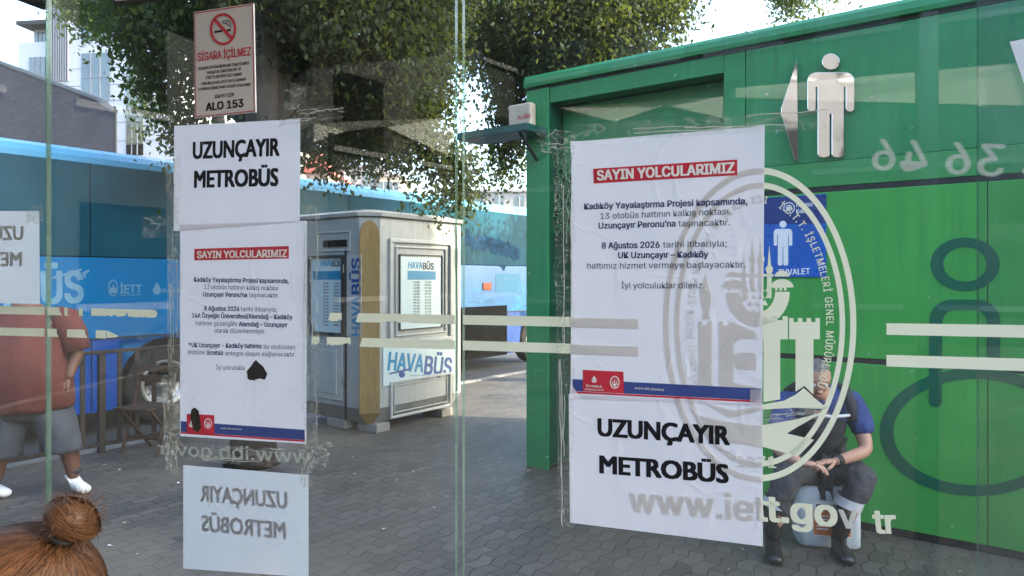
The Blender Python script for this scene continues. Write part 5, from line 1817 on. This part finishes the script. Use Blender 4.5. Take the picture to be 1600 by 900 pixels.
m = MB(); m.poly(GS, [(240, lerp(UP, 240) - 6.3)] + [(240 + 6.3 * math.sin(R(t)), lerp(UP, 240) - 6.3 * math.cos(R(t))) for t in range(15, 170, 15)] + [(240, lerp(UP, 240) + 6.3)], .0005); p_mid.part('stripe', m, M['vinyl'])
strip(p_mid, 513, 534, UP, 'bl', depth=.35); strip(p_mid, 556, 596, UP, 'l', depth=.3); strip(p_mid, 596, 640, UP, 'b', depth=.35); strip(p_mid, 640, 711, UP)
strip(p_mid, 74.5, 92, LO, 'r'); strip(p_mid, 105, 137, LO, 'r'); strip(p_mid, 150, 166, LO)
m = MB(); m.poly(GS, [(167, 516), (186, 524.5), (183, 527), (167, 528)], .0005); p_mid.part('stripe', m, M['vinyl'])
strip(p_mid, 487, 499, LO, 'b', depth=.5); strip(p_mid, 511, 548, LO, 'b', depth=.6); strip(p_mid, 562, 585, LO, 'l', depth=.3); strip(p_mid, 585, 711, LO, 'b', depth=.05)
strip(p_mid, 185, 247, LO, 'b', depth=.15, mat='tape', name='stripe_residue')
strip(p_right, 723.5, 998, UP); strip(p_right, 723.5, 998, LO); strip(p_right, 1385, 1890, UP); strip(p_right, 1385, 1890, LO)

# ---- oval emblem on the right panel (all photo pixels on the glass plane)
EC, ER = (1187, 507), (151, 244)
em = MB()
em.ring(GS, EC[0], EC[1], 151, 245, 9.5, 10, .0004, n=120)
em.ring(GS, EC[0], EC[1], 133.5, 222, 8.5, 9, .0004, n=120)
emblem = p_right.part('emblem', em, M['vinyl'])
def ell_pt(ang, rx, ry):
    return GS.un(EC[0] + rx * math.cos(ang), EC[1] - ry * math.sin(ang))
def around(m, string, a_start, a_end, rx, ry, cap_px, bold=.015):
    # arc-length spacing by character width
    ws = []
    for ch in string:
        if ch == ' ': ws.append(.34)
        else:
            _, _, x0, x1 = text2d(ch, bold); ws.append((x1 - x0) + .12)
    tot = sum(ws)
    N = 400
    ang = [R(a_start + (a_end - a_start) * i / N) for i in range(N + 1)]
    pts = [ell_pt(a, rx, ry) for a in ang]
    cum = [0]
    for p, q in zip(pts[:-1], pts[1:]): cum.append(cum[-1] + math.hypot(q[0] - p[0], q[1] - p[1]))
    Lt = cum[-1]
    cap_m = abs(GS.un(EC[0], EC[1])[1] - GS.un(EC[0], EC[1] - cap_px)[1])
    sq = min(1.15, (Lt / tot) / (cap_m / .727))
    pos = []
    acc = 0
    for w_ in ws:
        s_ = (acc + w_ / 2) / tot * Lt; acc += w_
        j = max(0, min(N - 1, next((k_ for k_ in range(N) if cum[k_ + 1] >= s_), N - 1)))
        tx, ty = pts[j + 1][0] - pts[j][0], pts[j + 1][1] - pts[j][1]
        pos.append((pts[j][0], pts[j][1], math.atan2(ty, tx)))
    m.glyphs(GS, string, lambda i, n: pos[i], cap_m, .0005, bold, sq)
lt = MB()
around(lt, 'İSTANBUL BÜYÜK ŞEHİR BELEDİYE BAŞKANLIĞI', 211, 83, 104, 190, 15)
around(lt, 'İ.E.T.T. İŞLETMELERİ GENEL MÜDÜRLÜĞÜ', 74, -31, 104, 190, 15)
p_right.part('ring_lettering', lt, M['vinyl'], parent=emblem)
g = MB()
def pl(*pts): g.poly(GS, pts, .0004)
def minaret(x, ytip, ybase, w_=3.6):
    pl((x, ytip), (x + w_ * .75, ytip + 32), (x + w_ * 1.7, ytip + 36), (x + w_ * 1.3, ytip + 42), (x + w_, ytip + 43), (x + w_, ybase), (x - w_, ybase), (x - w_, ytip + 43), (x - w_ * 1.3, ytip + 42), (x - w_ * 1.7, ytip + 36), (x - w_ * .75, ytip + 32))
minaret(1163, 391, 470); minaret(1176, 367, 452); minaret(1189, 367, 448); minaret(1202, 383, 466)
pl((1157, 428), (1209, 428), (1209, 432), (1157, 432))
# basket of triangles under the minarets
for r_ in range(4):
    for c_ in range(5 - r_ if r_ else 4):
        cx = 1184 + (c_ - (3 if r_ == 0 else 4 - r_) / 2) * 11; cy = 446 + r_ * 11
        pl((cx - 5, cy + 9), (cx + 5, cy + 9), (cx, cy))
# domes and curved arms
for sg, ox in ((-1, 1184), (1, 1184)):
    X = lambda d: ox + sg * d
    g.poly(GS, [(X(26), 432)] + [(X(38 + 12 * math.cos(R(t))), 432 - 9 * math.sin(R(t))) for t in range(0, 181, 20)], .0004)
    g.poly(GS, [(X(24), 450)] + [(X(38 + 18 * math.cos(R(t))), 449 - 13 * math.sin(R(t))) for t in range(0, 181, 15)], .0004)
    for dd in (27, 34, 41): pl((X(dd), 449), (X(dd + 4), 449), (X(dd + 4), 454), (X(dd), 454))
n_ = 24
po = [(1184 + 50 * math.cos(R(-180 * i / n_)), 456 - 54 * math.sin(R(-180 * i / n_))) for i in range(n_ + 1)]
pi2 = [(1184 + 27 * math.cos(R(-180 * i / n_)), 456 - 32 * math.sin(R(-180 * i / n_))) for i in range(n_ + 1)]
for i in range(n_): g.poly(GS, [po[i], po[i + 1], pi2[i + 1], pi2[i]], .0004)
# flame and towers: the letters stand as castle walls
pl((1104, 424), (1097, 440), (1093, 458), (1094, 472), (1099, 486), (1095, 498), (1110, 498), (1108, 488), (1112, 470), (1111, 455), (1105, 440))
def crenel(x0, x1, y0, y1, teeth):
    n = teeth * 2 - 1
    pts = []
    for i in range(n):
        a = x0 + (x1 - x0) * i / n; b = x0 + (x1 - x0) * (i + 1) / n
        yy = y0 if i % 2 == 0 else y0 + 6
        pts += [(a, yy), (b, yy)]
    g.poly(GS, pts + [(x1, y1), (x0, y1)], .0004)
crenel(1091, 1113, 501, 607, 2)
crenel(1123, 1147, 501, 622, 2)
g.poly(GS, [(1147, 503), (1183, 518), (1183, 530), (1158, 528), (1147, 536)], .0004)
g.poly(GS, [(1147, 553), (1158, 549), (1182, 551), (1182, 578), (1158, 577), (1147, 571)], .0004)
g.poly(GS, [(1147, 596), (1158, 600), (1182, 603), (1182, 628), (1147, 622)], .0004)
crenel(1190, 1231, 494, 530, 3); pl((1193, 530), (1219, 530), (1219, 624), (1193, 628))
crenel(1233, 1281, 497, 530, 4); pl((1243, 530), (1271, 530), (1271, 616), (1257, 603), (1243, 612))
# waves
pl((1100, 628), (1150, 640), (1192, 632), (1225, 626), (1244, 616), (1256, 606), (1273, 622), (1294, 639), (1240, 637), (1190, 640), (1140, 652))
pl((1090, 646), (1130, 656), (1192, 664), (1240, 656), (1286, 644), (1229, 677), (1272, 687), (1247, 713), (1192, 698), (1140, 690), (1105, 668))
p_right.part('castle_device', g, M['vinyl'], parent=emblem)
yr = MB(); yr.text(GS, '1871', (1152, 728), (1213, 731), 17, .0006, .02); p_right.part('year_lettering', yr, M['vinyl'], parent=emblem)
wb = MB()
wb.text(GS, 'www.iett.go', (983, 797), (1309, 822), 39, .0005, .03)
p_right.part('web_lettering', wb, M['vinyl'])
wv = MB(); wv.text(GS, 'v', (1311, 824), (1341, 826), 37, .0005, .02); p_right.part('worn_letter', wv, M['vinyl_pale'])
wt_ = MB(); wt_.text(GS, 'tr', (1365, 832), (1402, 833), 36, .0005, .03); p_right.part('web_lettering', wt_, M['vinyl'])
# faint mirrored lettering on the outer face of the panes
mt = m_film('faded_lettering_film', .30)
fl = MB()
fl.text(GS, '444 36 46', (1362, 262), (1760, 285), 50, -.0085, .02, mirror=True)
p_right.part('mirrored_number', fl, mt)
fl = MB(); fl.text(GS, 'www.ibb.gov.tr', (238, 712), (480, 727), 21, -.0085, .02, mirror=True); p_mid.part('mirrored_lettering', fl, mt)

# ------------------------------------------------------------------ notices
def sheet(name, label, quad, front=True, mat=None, off=None, group=None, curl=0.0):
    """a paper quad (photo corners TL TR BR BL on the glass plane), gently rippled"""
    off = (.0009 if front else -.0087) if off is None else off
    q = [Vector(GS.un(*p)) for p in quad]
    c = sum(q, Vector((0, 0))) / 4
    t = Thing(name, label, 'notice', GLASS, (c.x, -off, c.y), group)
    m = MB(); n = 16
    vs = []
    for j in range(n + 1):
        for i in range(n + 1):
            a, b = i / n, j / n
            p = (q[0] * (1 - a) + q[1] * a) * (1 - b) + (q[3] * (1 - a) + q[2] * a) * b
            e = .0002 * math.sin(7 * b + 3 * a) * math.sin(5 * a)
            # lifted corners
            cor = max(0, (abs(a - .5) - .44) / .06) * max(0, (abs(b - .5) - .44) / .06)
            d = off + (abs(e) * .4 + curl * cor) * (1 if front else -1)
            vs.append(GS.P(p.x, p.y, d))
    fs = [(j * (n + 1) + i, j * (n + 1) + i + 1, (j + 1) * (n + 1) + i + 1, (j + 1) * (n + 1) + i) for j in range(n) for i in range(n)]
    m.add(vs, fs)
    t.part('sheet', m, mat or M['paper'], smooth=True)
    t.off = off + (.0004 if front else -.0004)
    return t

# left column
n1 = sheet('notice_sheet', 'small white sheet reading UZUNÇAYIR METROBÜS in black, under the no smoking sign', [(273, 197), (470, 186), (469, 346), (272, 361)])
m = MB(); m.text(GS, 'UZUNÇAYIR', (302, 248), (438, 243), 26, n1.off, .034); m.text(GS, 'METROBÜS', (304, 293), (436, 290), 26, n1.off, .034); n1.part('lettering', m, M['ink'])
n2 = sheet('notice_sheet', 'narrow notice headed SAYIN YOLCULARIMIZ with a torn hole and a scorched strip near its foot', [(283, 351), (481, 345), (480, 693), (283, 681)], off=.0020)
m = MB(); m.poly(GS, [(305.5, 389), (453, 384.5), (453, 404), (305.5, 407)], n2.off); bn = n2.part('heading_band', m, M['red'])
m = MB(); m.text(GS, 'SAYIN YOLCULARIMIZ', (310, 403.5), (450.5, 401.5), 11, n2.off + .0003, .03); n2.part('heading_lettering', m, M['white_ink'], parent=bn)
def lines(t, rows, bold_mat, reg_mat):
    mb_, mr = MB(), MB()
    for s_, x0_, x1_, y_, cap, bold in rows:
        (mb_ if bold else mr).text(GS, s_, (x0_, y_), (x1_, y_ + (x1_ - x0_) * .018 * (1 if y_ > 433 else -.3)), cap, t.off, .028 if bold else .006)
    t.part('bold_lettering', mb_, bold_mat); t.part('plain_lettering', mr, reg_mat)
lines(n2, [
    ('Kadıköy Yayalaştırma Projesi kapsamında,', 305, 453, 440, 7, 1), ('13 otobüs hattının kalkış noktası', 321, 436, 451.5, 7, 0), ('Uzunçayır Peronu’na', 319, 388, 463, 7, 1), ('taşınacaktır.', 391, 438, 464, 7, 0),
    ('8 Ağustos 2026', 321, 376, 485, 7, 1), ('tarihi itibarıyla;', 378, 435, 486, 7, 0), ('14A Özyeğin Üniversitesi/Alemdağ – Kadıköy', 302, 459, 496, 7, 1),
    ('hattının güzergâhı', 308, 372, 508, 7, 0), ('Alemdağ – Uzunçayır', 375, 451, 509.5, 7, 1), ('olarak düzenlenmiştir.', 337, 417, 519.5, 7, 0),
    ('*UK Uzunçayır - Kadıköy hattımız', 297, 411, 542, 7, 1), ('ile otobüsten', 414, 463, 545, 7, 0), ('otobüse', 295, 322, 553, 7, 0), ('ücretsiz', 325, 351, 554, 7, 1), ('entegre ulaşım sağlanacaktır.', 354, 464, 555, 7, 0),
    ('İyi yolculukla', 340, 384, 577, 7, 0)], M['navy'], M['grey_ink'])
m = MB(); m.poly(GS, [(284.5, 657.5), (478, 671), (478, 687), (284.5, 674)], n2.off); fb = n2.part('foot_band', m, M['band_blue'])
m = MB(); m.poly(GS, [(284.5, 674.2), (478, 687.2), (478, 690), (284.5, 677)], n2.off); n2.part('foot_line', m, M['red'])
m = MB(); m.poly(GS, [(294, 646), (337, 648), (337, 678), (294, 676)], n2.off + .0003); n2.part('red_box', m, M['red'], parent=fb)
m = MB()
def city_mark(m, s, cx, cy, r_, off):
    m.ring(s, cx, cy, r_ * .75, r_, r_ * .16, r_ * .16, off, n=24)
    for d in (-.28, 0, .28):
        m.poly(s, [(cx + d * r_, cy - r_ * (.75 - abs(d))), (cx + d * r_ + r_ * .09, cy + r_ * .3), (cx + d * r_ - r_ * .09, cy + r_ * .3)], off)
    m.poly(s, [(cx - .4 * r_, cy + .3 * r_), (cx + .4 * r_, cy + .3 * r_), (cx, cy + .75 * r_)], off)
def tulip(m, s, cx, cy, r_, off):
    m.poly(s, [(cx, cy - r_), (cx + .55 * r_, cy - .1 * r_), (cx + .25 * r_, cy + .5 * r_), (cx - .25 * r_, cy + .5 * r_), (cx - .55 * r_, cy - .1 * r_)], off)
    m.poly(s, [(cx - .9 * r_, cy + .1 * r_), (cx - .3 * r_, cy + .55 * r_), (cx + .3 * r_, cy + .55 * r_), (cx + .9 * r_, cy + .1 * r_), (cx + .5 * r_, cy + .95 * r_), (cx - .5 * r_, cy + .95 * r_)], off)
city_mark(m, GS, 327.5, 661, 8, n2.off + .0006); tulip(m, GS, 303, 660, 7, n2.off + .0006); m.text(GS, 'www.iett.istanbul', (347, 669.5), (380, 671.5), 3, n2.off + .0006)
n2.part('foot_marks', m, M['white_ink'], parent=fb)
m = MB(); m.poly(GS, [(402, 562), (407, 567), (413, 572), (420, 584), (416, 593), (408, 591), (404, 596), (399, 594), (391, 593), (387, 588), (388, 579), (394, 572), (398, 566)], n2.off + .0004); n2.part('torn_hole', m, M['dark_metal'])
m = MB(); m.poly(GS, [(400, 593), (408, 591), (413, 597), (407, 598)], n2.off + .0007); m.poly(GS, [(387, 589), (386, 580), (388, 581), (389, 588)], n2.off + .0007); n2.part('torn_flap', m, M['white_ink'])
m = MB(); m.poly(GS, [(302, 639), (307, 636), (313, 641), (315, 653), (317, 667), (312, 675), (305, 671), (302, 660), (300, 648)], n2.off + .0009); n2.part('scorched_strip', m, M['bark'])

# right notices
n3 = sheet('notice_sheet', 'wide notice headed SAYIN YOLCULARIMIZ lying over part of the oval emblem', [(893, 222), (1195, 197), (1191, 634), (892, 622)], curl=.006)
m = MB(); m.poly(GS, [(927, 264), (1152, 249.5), (1152, 274), (928, 287)], n3.off); bn = n3.part('heading_band', m, M['red'])
m = MB(); m.text(GS, 'SAYIN YOLCULARIMIZ', (933, 282), (1148, 270), 15.5, n3.off + .0003, .035); n3.part('heading_lettering', m, M['white_ink'], parent=bn)
def lines3(t, rows, bold_mat, reg_mat):
    mb_, mr = MB(), MB()
    for s_, x0_, y0_, x1_, y1_, cap, bold in rows:
        (mb_ if bold else mr).text(GS, s_, (x0_, y0_), (x1_, y1_), cap, t.off, .028 if bold else .008)
    t.part('bold_lettering', mb_, bold_mat); t.part('plain_lettering', mr, reg_mat)
lines3(n3, [
    ('Kadıköy Yayalaştırma Projesi kapsamında,', 913, 327.5, 1168, 319, 9.5, 1), ('13 otobüs hattının kalkış noktası', 938.5, 342.5, 1138, 335, 9.5, 0), ('Uzunçayır Peronu’na', 935.5, 357.5, 1056, 354, 9.5, 1), ('taşınacaktır.', 1060, 354, 1141, 352, 9.5, 0),
    ('8 Ağustos 2026', 940.5, 388.5, 1031, 387, 9.5, 1), ('tarihi itibarıyla;', 1036, 387, 1136, 385, 9.5, 0), ('UK Uzunçayır – Kadıköy', 966, 403.5, 1107, 402, 9.5, 1), ('hattımız hizmet vermeye başlayacaktır.', 918, 420, 1165, 418, 9.5, 0),
    ('İyi yolculuklar dileriz.', 971, 450.5, 1101, 450.5, 9.5, 0)], M['navy'], M['grey_ink'])
m = MB(); m.poly(GS, [(895, 592), (1190, 607), (1190, 625.5), (895, 610.5)], n3.off); fb = n3.part('foot_band', m, M['band_blue'])
m = MB(); m.poly(GS, [(895, 611), (1190, 626), (1190, 629), (895, 614)], n3.off); n3.part('foot_line', m, M['red'])
m = MB(); m.poly(GS, [(911, 577.5), (974.5, 580.5), (975.5, 614.5), (911.5, 611)], n3.off + .0003); n3.part('red_box', m, M['red'], parent=fb)
m = MB(); tulip(m, GS, 929, 592, 5.5, n3.off + .0006); m.text(GS, 'İSTANBUL', (916, 604), (942, 605.5), 3.2, n3.off + .0006, .02); m.text(GS, 'BÜYÜKŞEHİR BELEDİYESİ', (914, 609), (944, 610.5), 2.4, n3.off + .0006, .01)
city_mark(m, GS, 961, 597, 10, n3.off + .0006); m.text(GS, 'www.iett.istanbul', (992, 607.5), (1038, 610.5), 4.0, n3.off + .0006)
n3.part('foot_marks', m, M['white_ink'], parent=fb)
n4 = sheet('notice_sheet', 'white sheet with large black UZUNÇAYIR METROBÜS taped below the wide notice', [(889, 615), (1192, 631), (1192, 853), (891, 816)], off=.0013)
m = MB(); m.text(GS, 'UZUNÇAYIR', (934, 680), (1141, 694.5), 27.5, n4.off, .034); m.text(GS, 'METROBÜS', (937, 738), (1139, 754), 27.5, n4.off, .034); n4.part('lettering', m, M['ink'])

# sheets on the far side, seen from behind
n5 = sheet('notice_sheet', 'blank-backed sheet with mirrored UZUNÇAYIR METROBÜS showing through, at the bottom left', [(279, 729), (476, 745), (476, 906), (279, 892)], False, M['paper_back'])
m = MB(); m.text(GS, 'UZUNÇAYIR', (306, 785), (443, 797), 25, n5.off, .03, mirror=True); m.text(GS, 'METROBÜS', (308, 832), (441, 845), 25, n5.off, .03, mirror=True); n5.part('lettering', m, M['faint_ink'])
n6 = sheet('notice_sheet', 'sheet cut by the left photo edge with mirrored letters, hiding the walking man’s head', [(-140, 329), (53, 329), (54, 475.5), (-140, 470)], False, M['paper_back'])
m = MB(); m.text(GS, 'UZUNÇAYIR', (-104, 373), (28, 374), 21, n6.off, .03, mirror=True); m.text(GS, 'METROBÜS', (-102, 414), (26, 415), 21, n6.off, .03, mirror=True); n6.part('lettering', m, M['faint_ink'])
n7 = sheet('notice_sheet', 'corner of a white sheet hanging askew at the right photo edge', [(1577, 66), (1800, 20), (1850, 330), (1640, 250)], True, M['paper'], off=.0012)

# no smoking sign
sg_ = Thing('no_smoking_sign', 'pale plastic no smoking sign with red border reading SİGARA İÇİLMEZ', 'sign', GLASS, (GS.un(353, 95)[0], -.003, GS.un(353, 95)[1]))
qd = [(305, 20), (398, 6), (401.5, 176), (306.5, 185.5)]
m = MB(); m.poly(GS, qd, .0005, 0, .0022); sg_.part('plate', m, M['sign_plastic'])
so = .0031
m = MB()
ins = [(306.2, 21.2), (397, 7.6), (400.3, 174.8), (307.6, 184)]
ins2 = [(307.4, 22.6), (396, 9.2), (399.2, 173.4), (308.7, 182.6)]
for i in range(4):
    j = (i + 1) % 4; m.poly(GS, [ins[i], ins[j], ins2[j], ins2[i]], so)
sg_.part('border', m, M['darkred'])
m = MB(); m.ring(GS, 351.5, 47, 20.5, 25, 3.6, 4.0, so + .0006, n=60)
m.poly(GS, [(336, 33), (339.5, 29.5), (367, 60), (363.5, 63.5)], so + .0006); m.text(GS, 'SİGARA İÇİLMEZ', (311, 96.5), (394.5, 87), 12.5, so, .018)
sg_.part('red_marking', m, M['red'])
m = MB(); m.poly(GS, [(337.5, 49.5), (350, 47.5), (350, 51), (337.5, 53)], so); m.poly(GS, [(357, 47), (363, 46.5), (363, 49.5), (357, 50)], so)
def squiggle(pts, w_):
    for (a, b), (c, d) in zip(pts[:-1], pts[1:]):
        L_ = math.hypot(c - a, d - b); nx, ny = -(d - b) / L_ * w_ / 2, (c - a) / L_ * w_ / 2
        m.poly(GS, [(a + nx, b + ny), (c + nx, d + ny), (c - nx, d - ny), (a - nx, b - ny)], so)
squiggle([(363, 45.5), (362.5, 41), (358, 40.5), (357, 37), (352, 38), (350, 35), (352, 33.5), (356, 34.5), (358.5, 33), (362, 36), (362.5, 40)], 1.1)
for s_, a, b, c, d, cap in (('BURADA TÜTÜN ÜRÜNLERİ TÜKETİLMESİ', 313, 110.5, 391.5, 101.5, 4.4), ('YASAKTIR TÜKETENLERE VE', 325.5, 117, 379, 110.5, 4.4), ('TÜKETİLMESİNE GÖZ YUMAN', 323.5, 124.5, 380, 118.5, 4.4), ('SORUMLULARA 4207 SAYILI KANUN', 317.5, 134, 386.5, 126.5, 4.4), ('UYARINCA İDARİ PARA CEZASI UYGULANIR', 312.5, 142.5, 393.5, 134.5, 4.4), ('ŞİKAYET İÇİN', 338, 154, 368, 151, 5.2)):
    m.text(GS, s_, (a, b), (c, d), cap, so, .012)
m.text(GS, 'ALO 153', (324, 174), (383, 167.5), 12, so, .03)
sg_.part('black_lettering', m, M['ink'])
# framed sheet cut by the top of the picture
fs_ = Thing('framed_sign', 'foot of a dark framed sign cut by the top photo edge', 'sign', GLASS, (GS.un(220, -20)[0], -.003, GS.un(220, -20)[1]))
m = MB(); m.poly(GS, [(181, -130), (262, -140), (262, 1), (181, 9)], .0005, 0, .003); fs_.part('frame', m, M['bark'])
m = MB(); m.poly(GS, [(183.5, -127), (259, -137), (259, -4), (183.5, 3.5)], .0041); fs_.part('sheet', m, M['sign_plastic'])

# ------------------------------------------------------------------ clear tape
def tape(label, quad, off, crumple=False, grid=10, bulge=.0016, seed=1):
    r_ = random.Random(seed)
    q = [Vector(GS.un(*p)) for p in quad]
    c = sum(q, Vector((0, 0))) / 4
    m = MB(); vs = []; n = grid
    for j in range(n + 1):
        for i in range(n + 1):
            a, b = i / n, j / n
            p = (q[0] * (1 - a) + q[1] * a) * (1 - b) + (q[3] * (1 - a) + q[2] * a) * b
            edge = 1 if 0 < i < n and 0 < j < n else .2
            jit = .002 if (crumple and (i in (0, n) or j in (0, n))) else 0
            vs.append(GS.P(p.x + r_.gauss(0, 1) * jit, p.y + r_.gauss(0, 1) * jit, off + (1 if off > 0 else -1) * abs(r_.gauss(0, bulge)) * (1 if crumple else .12) * edge))
    fs = [(j * (n + 1) + i, j * (n + 1) + i + 1, (j + 1) * (n + 1) + i + 1, (j + 1) * (n + 1) + i) for j in range(n) for i in range(n)]
    m.add(vs, fs)
    # pale ribbons drawn as fold lines and painted glints
    horiz = (q[1] - q[0]).length > (q[3] - q[0]).length
    for k_ in range(r_.randint(5, 9) if crumple else 4):
        s0 = r_.uniform(.02, .98); a_, ln = r_.uniform(0, .75), r_.uniform(.08, .5); drift = r_.gauss(0, .12)
        pp = []
        for i in range(9):
            t_ = a_ + ln * i / 8; s_ = min(1, max(0, s0 + drift * i / 8 + r_.gauss(0, .03)))
            a, b = (t_, s_) if horiz else (s_, t_)
            a = min(1, a); b = min(1, b)
            pp.append((q[0] * (1 - a) + q[1] * a) * (1 - b) + (q[3] * (1 - a) + q[2] * a) * b)
        wv_ = r_.uniform(.0002, .0006)
        zo = off + (.0032 if crumple else .0006)
        for p_, p2 in zip(pp[:-1], pp[1:]):
            d_ = (p2 - p_); n_ = Vector((-d_.y, d_.x)).normalized() * wv_
            m.add([GS.P(*(p_ + n_), zo), GS.P(*(p2 + n_ * r_.uniform(.4, 1.3)), zo), GS.P(*(p2 - n_), zo), GS.P(*(p_ - n_), zo)], [(0, 1, 2, 3)], 1)
    o = m.build('clear_tape', [M['tape_d' if crumple else 'tape'], M['vinyl_pale']], None, (c.x, -off, c.y), GLASS, smooth=not crumple)
    tag(o, label, 'tape', 'strips of clear tape on the glass')
    return o
tape('clear tape running right from the top corner of the small left sheet', [(440, 172), (541, 166), (538, 186), (440, 199)], .0034, True, 12, .003, 2)
tape('short tape patch above the tall tape end beside the small left sheet', [(445, 140), (480, 138), (480, 172), (445, 173)], .0032, False, 8, .001, 3)
tape('long upright tape down the left edges of the left notices', [(262, 250), (284, 246), (286, 700), (268, 700)], .0033, True, 22, .0012, 4)
tape('long upright tape down the right edges of the left notices', [(476, 320), (500, 322), (500, 700), (477, 700)], .0034, True, 22, .0010, 5)
tape('crumpled tape bunched beside the chair at the left notice', [(256, 585), (284, 600), (284, 740), (262, 735)], .0037, True, 12, .004, 6)
tape('ragged tape end below the right corner of the narrow notice', [(476, 690), (526, 690), (516, 722), (478, 745)], .0038, True, 10, .004, 7)
tape('flat tape strip across the gap between the narrow notice and the mirrored sheet', [(284, 690), (478, 703), (478, 733), (284, 718)], .0030, False, 10, .001, 8)
tape('bulging tape end left of the top corner of the wide notice', [(838, 205), (900, 203), (900, 243), (846, 238)], .0039, True, 12, .004, 9)
tape('wide speckled tape above the wide notice reaching the metal pictograms', [(893, 196), (1292, 172), (1292, 203), (893, 222)], .0036, False, 12, .001, 10)
tape('upright tape down the left edge of the wide notice', [(866, 240), (896, 240), (895, 820), (874, 820)], .0033, True, 22, .0010, 11)
tape('level tape crossing the waves of the oval emblem', [(1188, 640), (1296, 634), (1262, 652), (1188, 664)], .0030, False, 10, .001, 12)
tape('small tape square by the sheet at the left photo edge', [(44, 322), (72, 322), (72, 350), (44, 350)], .0030, True, 8, .002, 13)
tape('square tape patch left of the narrow notice over the coach windows', [(224, 338), (262, 336), (262, 372), (224, 372)], .0028, False, 8, .001, 14)
tape('tape hanging below the lower right corner of the mirrored sheet', [(470, 700), (492, 702), (488, 760), (474, 760)], .0026, True, 8, .002, 15)
